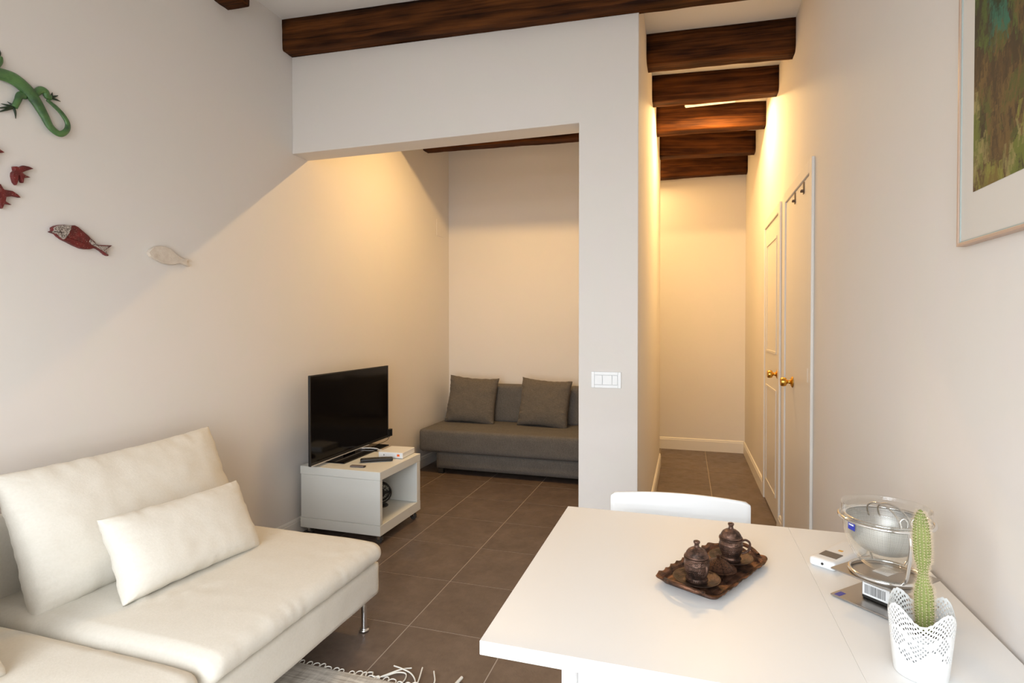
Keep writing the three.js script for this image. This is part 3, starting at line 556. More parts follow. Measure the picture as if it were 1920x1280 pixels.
// ---------------------------------------------------------------- dining table and chair
const TY = 0.71;
{
  const x0 = -0.372, x1 = 0.570, z0 = -1.826, z1 = -0.991, seam = 0.291, t = thing('dining_table', 'white dining table with a leaf against the right wall', 'table', [0.1, 0, -1.41]);
  const c = g => g.translate(-0.1, 0, 1.41);
  obj('table_top', c(box(x0, seam - 0.00015, TY - 0.027, TY, z0, z1, 0.0008)), M.tableTop, t);
  obj('table_leaf', c(box(seam + 0.00015, x1, TY - 0.027, TY, z0, z1, 0.0008)), M.tableTop, t);
  for (const [x, z] of [[-0.203, z1 - 0.03], [-0.203, z0 + 0.03], [0.52, z1 - 0.03], [0.52, z0 + 0.03]]) obj('leg', c(box(x - 0.0125, x + 0.0125, 0, TY - 0.0272, z - 0.022, z + 0.022, 0.002)), M.white, t);
  obj('apron', c(merge([box(-0.19, 0.507, TY - 0.075, TY - 0.0272, z1 - 0.05, z1 - 0.034), box(-0.19, 0.507, TY - 0.075, TY - 0.0272, z0 + 0.034, z0 + 0.05), box(-0.212, -0.196, TY - 0.075, TY - 0.0272, z0 + 0.053, z1 - 0.053)])), M.white, t);
}
{
  const t = thing('dining_chair', 'white moulded chair pushed under the far side of the table', 'chair', [-0.014, 0, -1.70], R(2));
  // one curved shell: seat and back, thickness 8 mm
  const shell = (x, s) => {                                      // s 0..1 from the front of the seat to the top of the back
    const w = 1 - 0; let y, z;
    if (s < 0.5) { const q = s / 0.5; z = 0.22 - 0.40 * q; y = 0.44 - 0.012 * Math.sin(q * Math.PI) - 0.02 * Math.pow(1 - q, 6); }
    else { const q = (s - 0.5) / 0.5, a = Math.min(1, q / 0.25); z = -0.18 - 0.05 * Math.sin(a * Math.PI / 2) - 0.01 * q; y = 0.44 + 0.06 * (1 - Math.cos(a * Math.PI / 2)) + 0.24 * Math.max(0, q - 0.12) / 0.88; }
    const back = Math.max(0, (s - 0.5) / 0.5);
    z += back * 0.045 * (x * x * 4 / 0.19) * 0.25; y += back > 0.9 ? 0.010 * (1 - x * x / 0.046) * (back - 0.9) * 10 : 0; y += (1 - back) * 0.012 * x * x / 0.046;
    return [x, y, z];
  };
  const nx = 28, ns = 60, pos = [], idx = [];
  for (let k = 0; k < 2; k++) for (let i = 0; i <= ns; i++) for (let j = 0; j <= nx; j++) {
    const s = i / ns; let hw = 0.222; if (s > 0.975) hw -= 0.014 * Math.pow((s - 0.975) / 0.025, 2.5); if (s < 0.05) hw -= 0.03 * Math.pow((0.05 - s) / 0.05, 2);
    const x = (j / nx * 2 - 1) * hw, a = shell(x, s), b = shell(x, Math.min(1, s + 0.01)), d = shell(x, Math.max(0, s - 0.01)), ty = b[1] - d[1], tz = b[2] - d[2], l = Math.hypot(ty, tz);
    pos.push(a[0], a[1] + (k ? -1 : 0) * 0.009 * (-tz / l), a[2] + (k ? -1 : 0) * 0.009 * (ty / l));
  }
  const st = (ns + 1) * (nx + 1);
  for (let i = 0; i < ns; i++) for (let j = 0; j < nx; j++) { const p = i * (nx + 1) + j, q = p + nx + 1; idx.push(p, p + 1, q, q, p + 1, q + 1, st + p, st + q, st + p + 1, st + p + 1, st + q, st + q + 1); }
  for (let j = 0; j < nx; j++) for (const [r, f] of [[0, 1], [ns, -1]]) { const p = r * (nx + 1) + j; f > 0 ? idx.push(p, st + p, p + 1, p + 1, st + p, st + p + 1) : idx.push(p, p + 1, st + p, st + p, p + 1, st + p + 1); }
  for (let i = 0; i < ns; i++) for (const [j, f] of [[0, 1], [nx, -1]]) { const p = i * (nx + 1) + j, q = p + nx + 1; f > 0 ? idx.push(p, q, st + p, st + p, q, st + q) : idx.push(p, st + p, q, q, st + p, st + q); }
  const g = new THREE.BufferGeometry(); g.setAttribute('position', new THREE.Float32BufferAttribute(pos, 3)); g.setIndex(idx); g.computeVertexNormals();
  obj('shell', uvM(g), M.plastic, t);
  for (const [x, z, f] of [[-0.185, 0.185, 1], [0.185, 0.185, 1], [-0.185, -0.15, -1], [0.185, -0.15, -1]])
    obj('leg', tube([[x * 0.85, 0.425, z * 0.85], [x, 0.39, z], [x * 1.03, 0.2, z + f * 0.012], [x * 1.06, 0.0, z + f * 0.024]], 0.0165, 24, 14), M.white, t);
  for (const z of [0.157, -0.128]) obj('under_frame', tube([[-0.157, 0.42, z], [0.157, 0.42, z]], 0.011, 4, 10), M.white, t);
}

// ---------------------------------------------------------------- copper coffee set on the table
const TRAY = { x: 0.066, z: -1.430, a: Math.atan2(0.266, 0.140) };     // long side runs along (0.140, -0.266)
const onTray = (l, s) => [TRAY.x + l * Math.cos(TRAY.a) + s * Math.sin(TRAY.a), TRAY.z - l * Math.sin(TRAY.a) + s * Math.cos(TRAY.a)];
{
  const t = thing('copper_tray', 'rectangular patinated copper tray with scalloped rim and handles', 'tray', [TRAY.x, TY, TRAY.z], TRAY.a);
  const A = 0.142, B = 0.070, pos = [], idx = [], rings = 10, seg = 240;
  const rc = 0.018, straight = [2 * (A - rc), 2 * (B - rc)], arc = Math.PI / 2 * rc, per = 2 * (straight[0] + straight[1]) + 4 * arc;
  const outline = (th, k) => {                                   // rounded rectangle walked at even steps, with a wavy edge; k 0 floor .. 1 rim
    let d = th / (2 * Math.PI) * per; const legs = [[A, -B + rc, 0, 1, 1, 0, straight[1]], [A - rc, B - rc, 0, 0, 0, 0, arc, 0], [A - rc, B, -1, 0, 0, 1, straight[0]], [-A + rc, B - rc, 0, 0, 0, 0, arc, 1], [-A, B - rc, 0, -1, -1, 0, straight[1]], [-A + rc, -B + rc, 0, 0, 0, 0, arc, 2], [-A + rc, -B, 1, 0, 0, -1, straight[0]], [A - rc, -B + rc, 0, 0, 0, 0, arc, 3]];
    let x = A, z = 0, nx = 1, nz = 0;
    for (const g of legs) { if (d > g[6]) { d -= g[6]; continue; } if (g.length > 7) { const f = g[7] * Math.PI / 2 + d / rc; nx = Math.cos(f); nz = Math.sin(f); x = g[0] + rc * nx; z = g[1] + rc * nz; } else { x = g[0] + g[2] * d; z = g[1] + g[3] * d; nx = g[4]; nz = g[5]; } break; }
    const off = k * (0.009 + 0.0016 * Math.sin(th * 30) + 0.0012 * Math.sin(th * 11));
    return [x + off * nx, z + off * nz];
  };
  const prof = [[0, 0.004], [0.6, 0.004], [0.93, 0.004], [0.97, 0.006], [1.0, 0.013], [1.0, 0.0165], [1.0, 0.015], [0.97, 0.0125], [0.94, 0.002], [0, 0.002]];
  prof.forEach(([f, y], r) => { const k = r >= 4 && r <= 6 ? (r === 5 ? 1 : 0.8) : 0; for (let i = 0; i < seg; i++) { const th = i / seg * Math.PI * 2, [x, z] = outline(th, k); const c = Math.abs(x) > A - 0.002 ? Math.pow(Math.cos(z / B * 1.4), 2) : 0; pos.push(x * f, y + (k ? 0.0014 * Math.sin(th * 30 + 1) + 0.004 * c : 0), z * f); } });
  for (let r = 0; r < prof.length - 1; r++) for (let i = 0; i < seg; i++) { const p = r * seg + i, q = r * seg + (i + 1) % seg; idx.push(p, q, p + seg, q, q + seg, p + seg); }
  const g = new THREE.BufferGeometry(); g.setAttribute('position', new THREE.Float32BufferAttribute(pos, 3)); g.setIndex(idx); g.computeVertexNormals();
  obj('dish', uvM(g), M.tray, t);
  for (const s of [-1, 1]) obj('handle', uvM(tube([[s * 0.146, 0.016, -0.048], [s * 0.158, 0.021, -0.030], [s * 0.164, 0.025, -0.010], [s * 0.164, 0.025, 0.010], [s * 0.158, 0.021, 0.030], [s * 0.146, 0.016, 0.048]], 0.0052, 40, 10)), M.tray, t);
  for (const [a, b] of [[-1, -1], [1, -1], [-1, 1], [1, 1]]) obj('foot', new THREE.SphereGeometry(0.004, 12, 8).scale(1, 0.55, 1).translate(a * 0.12, 0.0022, b * 0.055), M.tray, t);
}
const cupProf = [[0, 0], [0.022, 0], [0.0235, 0.002], [0.0235, 0.005], [0.0205, 0.008], [0.0215, 0.012], [0.0255, 0.020], [0.0275, 0.030], [0.0275, 0.037], [0.0285, 0.038], [0.0285, 0.040], [0.0272, 0.041], [0.0272, 0.050], [0.0285, 0.052], [0.0285, 0.055], [0, 0.055]];
const lidProf = [[0, 0.0552], [0.0275, 0.0552], [0.0272, 0.058], [0.0245, 0.0595], [0.0235, 0.064], [0.0195, 0.070], [0.013, 0.0745], [0.0075, 0.0765], [0.0058, 0.079], [0.0052, 0.0835], [0.0062, 0.0855], [0.0075, 0.088], [0.0070, 0.0910], [0.0035, 0.0925], [0, 0.0928]];
function cup(label, [x, z], handleTurn) {
  const t = thing('coffee_cup', label, 'cup', [x, TY + 0.0115, z], handleTurn, 'lidded copper coffee cups');
  obj('body', lathe(cupProf, 48), M.copper, t);
  obj('handle', tube([[0.026, 0.050, 0], [0.034, 0.053, 0], [0.043, 0.048, 0], [0.044, 0.036, 0], [0.037, 0.024, 0], [0.0255, 0.018, 0]], 0.0027, 36, 10), M.copper, t);
  obj('lid', lathe(lidProf, 48), M.copper, t);
  for (const yy of [0.005]) obj('foot_beads', [...Array(36)].map((_, i) => new THREE.SphereGeometry(0.0017, 6, 5).translate(0.0238 * Math.cos(i * Math.PI / 18), yy, 0.0238 * Math.sin(i * Math.PI / 18))), M.copper, t);
}
function saucer(label, [x, z]) {
  const m = tag(obj('saucer', lathe([[0, 0.003], [0.022, 0.003], [0.030, 0.004], [0.040, 0.0085], [0.050, 0.0115], [0.0525, 0.0125], [0.0525, 0.0113], [0.050, 0.0103], [0.040, 0.0068], [0.030, 0.002], [0.022, 0.0], [0, 0.0]], 56), M.copperDark), label, 'saucer', 'copper saucers');
  m.position.set(x, TY + 0.0075, z);
}
saucer('copper saucer under the cup at the tray end away from the chair', onTray(-0.088, 0.0));
saucer('copper saucer under the cup at the tray end towards the chair', onTray(0.083, 0.005));
cup('lidded dark copper cup at the tray end away from the chair', onTray(-0.088, 0.0), R(-62));
cup('lidded dark copper cup at the tray end towards the chair', onTray(0.083, 0.005), R(-4));
{
  const [x, z] = onTray(-0.002, 0.012), t = thing('sugar_dish', 'low lidded copper dish between the two cups', 'dish', [x, TY + 0.0042, z]);
  obj('bowl', lathe([[0, 0], [0.018, 0], [0.020, 0.004], [0.032, 0.011], [0.0415, 0.0135], [0.0415, 0.0148], [0.030, 0.0145], [0, 0.0145]], 48), M.tray, t);
  obj('lid', lathe([[0, 0.0149], [0.033, 0.0149], [0.0335, 0.017], [0.030, 0.019], [0.028, 0.023], [0.020, 0.030], [0.010, 0.0345], [0.005, 0.036], [0.0035, 0.039], [0.0055, 0.042], [0.0045, 0.045], [0, 0.046]], 48), M.tray, t);
}

// ---------------------------------------------------------------- steel scale, wire stand, glass bowl and strainer, white timer
const BX = 0.410, BZ = -1.388;
{
  const t = thing('steel_scale', 'square brushed steel stand of two plates with a label between', 'stand', [BX, TY, BZ], R(45));
  obj('base_plate', box(-0.073, 0.073, 0.002, 0.006, -0.073, 0.073, 0.0015), M.steel, t);
  obj('top_plate', box(-0.073, 0.073, 0.060, 0.064, -0.073, 0.073, 0.0015), M.steel, t);
  obj('core', box(-0.030, 0.030, 0.0062, 0.0598, -0.030, 0.030, 0.003), M.darkLeg, t);
  for (const [a, b] of [[-1, -1], [1, -1], [-1, 1], [1, 1]]) obj('foot', cyl(0.006, 0.0022, 12).translate(a * 0.06, 0, b * 0.06), M.darkLeg, t);
  const cv = document.createElement('canvas'); cv.width = 256; cv.height = 200; const c = cv.getContext('2d');
  c.fillStyle = '#e9eaea'; c.fillRect(0, 0, 256, 200); c.fillStyle = '#555'; for (let i = 0; i < 4; i++) c.fillRect(16, 18 + i * 14, 120 + (i % 2) * 60, 5);
  c.fillStyle = '#222'; let bx = 20; for (let i = 0; i < 34; i++) { const w = 1 + Math.floor(rnd() * 4); c.fillRect(bx, 84, w, 96); bx += w + 2 + Math.floor(rnd() * 3); }
  const tx = new THREE.CanvasTexture(cv); tx.colorSpace = THREE.SRGBColorSpace;
  const lb = obj('barcode_label', new THREE.PlaneGeometry(0.056, 0.040).translate(0, 0.034, 0.0303).rotateY(-Math.PI / 2), std({ map: tx, roughness: 0.5 }), t); lb.userData.label = 'white barcode label';
  const blue = std({ color: lin(0.03, 0.04, 0.35), roughness: 0.4 });
  const pl = obj('paper_label', box(-0.012, 0.030, 0.0642, 0.0645, -0.018, 0.014), M.plastic, t); pl.userData.label = 'white paper label on the top plate';
  const s1 = obj('blue_sticker', box(-0.070, -0.046, 0.0061, 0.0064, -0.066, -0.054), blue, t); s1.userData.label = 'small blue sticker on the lower plate';
}
const standY = TY + 0.064;
{
  const t = thing('wire_stand', 'chrome wire stand with ring foot carrying the glass bowl', 'stand', [BX, standY, BZ + 0.006]);
  const ring = (r, y, a) => new THREE.TorusGeometry(r, a, 10, 72).rotateX(Math.PI / 2).translate(0, y, 0);
  obj('foot_ring', ring(0.066, 0.0052, 0.0038), M.chrome, t);
  obj('upper_ring', ring(0.0868, 0.120, 0.0034), M.chrome, t);
  const arm = a => tube([[0.064, 0.006, 0], [0.078, 0.020, 0], [0.088, 0.050, 0], [0.094, 0.085, 0], [0.094, 0.105, 0], [0.0870, 0.119, 0]], 0.0034, 40, 10).rotateY(a);
  for (const a of [-80, 95, 40]) obj('arm', arm(R(a)), M.chrome, t);
}
{
  const t = thing('glass_bowl', 'clear glass bowl hanging in the chrome wire stand', 'bowl', [BX, standY + 0.0105, BZ + 0.006]);
  const prof = [], R0 = 0.0825, Hh = 0.135;
  const pr = (q, off) => { const a = q * Math.PI / 2; return [Math.max(0, (R0 - off) * Math.pow(Math.sin(a), 0.75) + (q > 0.95 ? 0 : 0)), off + (Hh - off) * (1 - Math.pow(Math.cos(a), 0.9))]; };
  for (let i = 0; i <= 28; i++) prof.push(pr(i / 28, 0));
  prof.push([R0 + 0.0015, Hh + 0.0015], [R0 - 0.0005, Hh + 0.003]);
  for (let i = 28; i >= 0; i--) { const p = pr(i / 28, 0.003); prof.push([p[0], p[1]]); }
  obj('bowl', lathe(prof, 72), M.bowlGlass, t);
}
{
  const t = thing('strainer', 'fine steel mesh strainer inside the glass bowl', 'strainer', [BX, standY + 0.0440, BZ + 0.006]);
  const prof = [], R0 = 0.0765, Hh = 0.078;
  for (let i = 0; i <= 24; i++) { const a = i / 24 * Math.PI / 2; prof.push([R0 * Math.pow(Math.sin(a), 0.8), Hh * (1 - Math.pow(Math.cos(a), 0.95))]); }
  for (let i = 24; i >= 0; i--) { const a = i / 24 * Math.PI / 2; prof.push([(R0 - 0.0008) * Math.pow(Math.sin(a), 0.8), 0.0008 + (Hh - 0.0008) * (1 - Math.pow(Math.cos(a), 0.95))]); }
  obj('mesh_bowl', lathe(prof, 64), M.mesh, t);
  obj('rim', new THREE.TorusGeometry(0.0755, 0.0026, 8, 64).rotateX(Math.PI / 2).translate(0, 0.0785, 0), M.chrome, t);
  for (const o of [0, 0.020]) obj('handle_wire', tube([[-0.030 + o, 0.079, -0.004], [-0.034 + o, 0.098, -0.002], [-0.028 + o, 0.110, 0.008], [-0.010 + o, 0.111, 0.036], [0.002 + o, 0.098, 0.060], [0.006 + o, 0.083, 0.070]], 0.0019, 48, 8), M.chrome, t);
  for (const o of [0, 0.022]) obj('hook', tube([[0.006 + o, 0.0785, 0.0745 - o * 0.3], [0.004 + o, 0.094, 0.074 - o * 0.3], [0.010 + o, 0.100, 0.075 - o * 0.3], [0.016 + o, 0.094, 0.075 - o * 0.3], [0.016 + o, 0.0785, 0.0735 - o * 0.35]], 0.0018, 28, 8), M.chrome, t);
  const blue = std({ color: lin(0.03, 0.045, 0.40), roughness: 0.4 });
  const st = obj('blue_tag', [box(-0.010, 0.010, 0.054, 0.073, -0.0005, 0.0003).translate(0, 0, 0.0775).rotateY(R(-68))], blue, t); st.userData.label = 'blue paper tag';
  obj('tag_print', [box(-0.007, 0.007, 0.063, 0.066, 0, 0.0006).translate(0, 0, 0.0775).rotateY(R(-68))], M.plastic, st);
}
{
  const t = thing('kitchen_timer', 'white plastic device with grey display beside the steel stand', 'timer', [0.373, TY, -1.618], R(-36));
  obj('body', softBox(0.062, 0.020, 0.19, 0.007, 0.006, v => { v.y += v.y > 0 ? (v.z) * 0.02 : 0; }).translate(0.004, 0.010, 0.0), M.plastic, t);
  obj('display', box(-0.017, 0.025, 0.0195, 0.0222, 0.026, 0.064, 0.001), std({ color: lin(0.13, 0.105, 0.085), roughness: 0.35 }), t);
  obj('badge', box(0.002, 0.012, 0.0185, 0.0206, -0.008, 0.002), std({ color: lin(0.75, 0.42, 0.08), roughness: 0.5 }), t);
  obj('button', cyl(0.003, 0.0016, 14).rotateX(Math.PI / 2).translate(0.006, 0.012, 0.0948), M.darkLeg, t);
}

// ---------------------------------------------------------------- cactus in a lace cut white pot
const POT = { x: 0.388, z: -1.125 };
{
  const t = thing('lace_pot', 'white round metal pot with lace cut scalloped rim', 'plant pot', [POT.x, TY, POT.z]);
  const NT = 84, NH = 26, ph = R(62), pos = [], idx = [];
  const rim = th => 0.1095 + 0.0125 * Math.cos(4 * (th - ph)) + 0.0022 * Math.abs(Math.sin(th * 18));
  const pt = (th, q, o) => { const y = q * rim(th), r = 0.0395 + 0.090 * y - o; return [r * Math.cos(th), 0.0005 + y, r * Math.sin(th)]; };
  const holeAt = (i, j) => {
    const y = (j + 0.5) / NH, a = ((i % 21) + 0.5) / 21;              // 4 repeats round the pot
    const d1 = Math.abs(a - 0.5) * 2, up = y > 0.70 && y < 0.975 && (i + j) % 2 === 0;
    const mid = Math.abs(y - 0.55) * 7 + Math.abs(((a * 2) % 1) - 0.5) * 2.0 < 1.0 && (i + j) % 2 === 0;
    const low = Math.abs(y - 0.36) * 11 + d1 * 1.7 < 0.9 && (i + j) % 2 === 0;
    return up || mid || low;
  };
  const add = p => { pos.push(...p); return pos.length / 3 - 1; };
  for (let i = 0; i < NT; i++) for (let j = 0; j < NH; j++) {
    const a0 = i / NT * 2 * Math.PI, a1 = (i + 1) / NT * 2 * Math.PI, q0 = j / NH, q1 = (j + 1) / NH;
    if (!holeAt(i, j)) { for (const [o, f] of [[0, 1], [0.0009, -1]]) { const A = add(pt(a0, q0, o)), B = add(pt(a1, q0, o)), C = add(pt(a1, q1, o)), D = add(pt(a0, q1, o)); f > 0 ? idx.push(A, C, B, A, D, C) : idx.push(A, B, C, A, C, D); } continue; }
    const am = (a0 + a1) / 2, qm = (q0 + q1) / 2, ra = (a1 - a0) * 0.44, rq = (q1 - q0) * 0.46, inn = [], out = [[], []], hol = [[], []];
    for (let k = 0; k < 8; k++) { const c = Math.cos(k * Math.PI / 4), s = Math.sin(k * Math.PI / 4), m = Math.max(Math.abs(c), Math.abs(s)); [0, 0.0009].forEach((o, z) => { out[z].push(add(pt(am + c / m * (a1 - a0) / 2, qm + s / m * (q1 - q0) / 2, o))); hol[z].push(add(pt(am + c * ra, qm + s * rq, o))); }); }
    for (let k = 0; k < 8; k++) { const n = (k + 1) % 8; idx.push(out[0][k], hol[0][k], out[0][n], out[0][n], hol[0][k], hol[0][n]); idx.push(out[1][k], out[1][n], hol[1][k], out[1][n], hol[1][n], hol[1][k]); idx.push(hol[0][k], hol[1][k], hol[0][n], hol[0][n], hol[1][k], hol[1][n]); }
  }
  for (let i = 0; i < NT; i++) { const a0 = i / NT * 2 * Math.PI, a1 = (i + 1) / NT * 2 * Math.PI; const A = add(pt(a0, 1, 0)), B = add(pt(a1, 1, 0)), C = add(pt(a1, 1, 0.0009)), D = add(pt(a0, 1, 0.0009)); idx.push(A, C, B, A, D, C); }
  let g = new THREE.BufferGeometry(); g.setAttribute('position', new THREE.Float32BufferAttribute(pos, 3)); g.setIndex(idx); g = mergeVertices(g, 2e-5); g.computeVertexNormals();
  obj('lace_wall', uvM(g), std({ color: lin(0.77, 0.78, 0.77), roughness: 0.45, side: THREE.DoubleSide }), t);
  obj('bottom', cyl(0.0388, 0.002, 48).translate(0, 0.0005, 0), M.white, t);
  const ip = obj('inner_pot', lathe([[0, 0.003], [0.033, 0.003], [0.0415, 0.080], [0.0400, 0.080], [0.0315, 0.006], [0, 0.006]], 40), M.white, t);
  obj('soil', lathe([[0, 0.070], [0.030, 0.071], [0.0390, 0.069], [0.0384, 0.064], [0, 0.064]], 32), std({ color: lin(0.06, 0.04, 0.028), roughness: 1 }), t);
}
{
  const t = thing('cactus', 'tall green columnar cactus with pinched middle and pale spines', 'cactus', [POT.x + 0.006, TY + 0.0712, POT.z - 0.002]);
  const prof = [[0, 0.0155], [0.015, 0.0172], [0.035, 0.0185], [0.06, 0.0185], [0.075, 0.0165], [0.088, 0.0115], [0.100, 0.0095], [0.110, 0.0110], [0.122, 0.0150], [0.140, 0.0168], [0.165, 0.0165], [0.185, 0.0145], [0.198, 0.0105], [0.206, 0.0055], [0.2095, 0.0]];
  const SLIM = 0.74, rad = y => SLIM * slim(y), slim = y => { for (let i = 1; i < prof.length; i++) if (y <= prof[i][0]) { const f = (y - prof[i - 1][0]) / (prof[i][0] - prof[i - 1][0]), s = f * f * (3 - 2 * f); return prof[i - 1][1] + (prof[i][1] - prof[i - 1][1]) * (i === prof.length - 1 ? 1 - Math.sqrt(1 - f) : s); } return 0; };
  const bend = y => -0.008 * Math.pow(y / 0.21, 1.3), RIBS = 15, pos = [], idx = [], n = 90, S = RIBS * 8;
  for (let i = 0; i <= n; i++) for (let j = 0; j < S; j++) { const y = 0.2095 * i / n, th = j / S * Math.PI * 2, r = Math.max(0.0002, rad(y)) * (1 + 0.085 * (Math.abs(Math.cos(th * RIBS / 2)) - 0.5)); pos.push(bend(y) + r * Math.cos(th), y, r * Math.sin(th)); }
  for (let i = 0; i < n; i++) for (let j = 0; j < S; j++) { const p = i * S + j, q = i * S + (j + 1) % S; idx.push(p, p + S, q, q, p + S, q + S); }
  const g = new THREE.BufferGeometry(); g.setAttribute('position', new THREE.Float32BufferAttribute(pos, 3)); g.setIndex(idx); g.computeVertexNormals();
  const ct = tex(256, 256, (u, v) => mixc([0.13, 0.165, 0.035], [0.26, 0.29, 0.08], fbm(u, v, 8, 171, 4)), true);
  obj('stem', uvM(g, 12), std({ map: ct, roughness: 0.6 }), t);
  const sp = [], ar = [];
  for (let k = 0; k < RIBS; k++) for (let i = 0; i < 44; i++) {
    const y = 0.004 + i * 0.00468 + rr(-0.0006, 0.0006), th = k / RIBS * Math.PI * 2, r0 = rad(y) * 1.04; if (r0 < 0.001) continue;
    ar.push(new THREE.SphereGeometry(0.00085, 5, 4).translate(bend(y) + r0 * Math.cos(th), y, r0 * Math.sin(th)));
    for (let q = 0; q < 8; q++) {
      const a = th + rr(-0.9, 0.9), e = rr(-0.5, 0.9), l = rr(0.004, 0.0085), d = V(Math.cos(a) * Math.cos(e), Math.sin(e), Math.sin(a) * Math.cos(e));
      const c = new THREE.ConeGeometry(0.00015, l, 3, 1, true).translate(0, l / 2, 0); c.applyQuaternion(new THREE.Quaternion().setFromUnitVectors(V(0, 1, 0), d)); sp.push(c.translate(bend(y) + r0 * Math.cos(th), y, r0 * Math.sin(th)));
    }
  }
  obj('areoles', ar, std({ color: lin(0.62, 0.58, 0.38), roughness: 0.9 }), t).userData.kind = 'stuff';
  obj('spines', sp, std({ color: lin(0.72, 0.58, 0.40), roughness: 0.8 }), t).userData.kind = 'stuff';
}

// ---------------------------------------------------------------- framed picture on the right wall
{
  const z1 = -1.457, z0 = -0.72, y0 = 1.478, y1 = 2.42, t = thing('framed_picture', 'framed abstract green and brown painting on the right wall', 'picture', [XR, (y0 + y1) / 2, (z0 + z1) / 2]);
  const cz = (z0 + z1) / 2, cy = (y0 + y1) / 2, w = z0 - z1, h = y1 - y0;
  const fr = (f, d0, d1, i, r) => [box(-d1, -d0, -h / 2 + i, h / 2 - i, -w / 2 + i, -w / 2 + i + f, r), box(-d1, -d0, -h / 2 + i, h / 2 - i, w / 2 - i - f, w / 2 - i, r), box(-d1, -d0, -h / 2 + i, -h / 2 + i + f, -w / 2 + i + f, w / 2 - i - f, r), box(-d1, -d0, h / 2 - i - f, h / 2 - i, -w / 2 + i + f, w / 2 - i - f, r)];
  obj('frame', fr(0.007, 0.0005, 0.019, 0, 0.0012), std({ color: lin(0.52, 0.37, 0.28), roughness: 0.4 }), t);
  obj('inner_lip', fr(0.003, 0.012, 0.0162, 0.007, 0), std({ color: lin(0.42, 0.48, 0.46), roughness: 0.4 }), t);
  obj('mount', box(-0.014, -0.010, -h / 2 + 0.0075, h / 2 - 0.0075, -w / 2 + 0.0075, w / 2 - 0.0075), std({ color: lin(0.70, 0.655, 0.59), roughness: 0.9 }), t);
  // loose vertical brushwork in greens, browns and ochre: a generic abstract
  const PW = 512, PH = 768, buf = new Float32Array(PW * PH * 3);
  const pal = v => v > 0.42 ? [[0.045, 0.034, 0.018], [0.085, 0.125, 0.025], [0.050, 0.040, 0.020], [0.035, 0.150, 0.095], [0.020, 0.034, 0.014]] : v > 0.16 ? [[0.105, 0.058, 0.022], [0.060, 0.038, 0.018], [0.150, 0.090, 0.030], [0.085, 0.090, 0.022], [0.045, 0.032, 0.016]] : [[0.175, 0.120, 0.030], [0.230, 0.215, 0.045], [0.105, 0.062, 0.024], [0.290, 0.240, 0.090], [0.140, 0.160, 0.030]];
  for (let y = 0; y < PH; y++) for (let x = 0; x < PW; x++) { const v = y / PH, f = fbm(x / PW, v, 5, 181, 4), c = pal(v + 0.5 * (f - 0.5))[Math.max(0, Math.min(4, Math.floor((fbm(x / PW, v, 7, 183, 3) - 0.5) * 9 + 2.5)))]; for (let k = 0; k < 3; k++) buf[(y * PW + x) * 3 + k] = c[k]; }
  for (let s = 0; s < 6500; s++) {
    const cx = rnd() * PW, cyy = rnd() * PH, f = fbm(cx / PW, cyy / PH, 5, 181, 4), v = cyy / PH + 0.5 * (f - 0.5) + rr(-0.06, 0.06);
    const c = pal(v)[Math.max(0, Math.min(4, Math.floor((fbm(cx / PW, cyy / PH, 7, 183, 3) - 0.5) * 9 + 2.5 + rr(-0.9, 0.9))))], hw = rr(1.5, 6), hl = rr(4, 26), al = rr(0.35, 0.9), lean = rr(-0.35, 0.35);
    for (let y = -hl; y <= hl; y++) for (let x = -hw; x <= hw; x++) {
      const px = Math.round(cx + x + lean * y), py = Math.round(cyy + y); if (px < 0 || py < 0 || px >= PW || py >= PH) continue;
      const br = hash(px, Math.floor(py / 9), s) > 0.4 ? al : al * 0.25; for (let k = 0; k < 3; k++) { const o = (py * PW + px) * 3 + k; buf[o] += (c[k] - buf[o]) * br; }
    }
  }
  const art = tex(PW, PH, (u, v) => { const o = (Math.min(PH - 1, Math.floor(v * PH)) * PW + Math.min(PW - 1, Math.floor(u * PW))) * 3; return [buf[o], buf[o + 1], buf[o + 2]]; }, true);
  art.wrapS = art.wrapT = THREE.ClampToEdgeWrapping;
  const m = 0.062, pg = new THREE.PlaneGeometry(w - 2 * m, h - 0.105 - 0.062).rotateY(-Math.PI / 2).translate(-0.0145, 0.0215, 0);
  const pm = obj('print', pg, std({ map: art, roughness: 0.75 }), t); pm.userData.label = 'abstract brushwork in greens, browns and ochre';
}

// ---------------------------------------------------------------- ornaments on the left wall: gecko, swallows, fish
function reliefGeo(pts, depth, dome) {                            // pts: (z, y) offsets on the wall; extruded into the room
  const s = new THREE.Shape(); const c = new THREE.CatmullRomCurve3(pts.map(p => V(-p[0], p[1], 0)), true, 'catmullrom', 0.12);
  const q = c.getPoints(pts.length * 3); q.forEach((p, i) => i ? s.lineTo(p.x, p.y) : s.moveTo(p.x, p.y));
  let g = new THREE.ExtrudeGeometry(s, { depth: depth * 0.35, bevelEnabled: true, bevelThickness: depth * 0.6, bevelSize: dome, bevelOffset: -dome, bevelSegments: 5 });
  g.translate(0, 0, depth * 0.6); g.rotateY(Math.PI / 2);
  return uvM(g);
}
const speckRed = tex(256, 256, (u, v) => { const k = fbm(u, v, 48, 191, 2), t = fbm(u, v, 6, 193, 3); return k > 0.79 ? [0.30, 0.22, 0.18] : mixc([0.060, 0.007, 0.007], [0.20, 0.016, 0.014], t); }, true);
const speckGrey = tex(256, 256, (u, v) => { const k = fbm(u, v, 40, 197, 3); return mixc([0.10, 0.075, 0.06], [0.56, 0.49, 0.43], Math.max(0, Math.min(1, (k - 0.3) * 2.4))); }, true);
M.redPaint = std({ map: again(speckRed, 9), roughness: 0.55, bumpMap: again(plasterBump, 12), bumpScale: 0.0015 });
M.greyPaint = std({ map: again(speckGrey, 9), roughness: 0.6, bumpMap: again(plasterBump, 12), bumpScale: 0.002 });
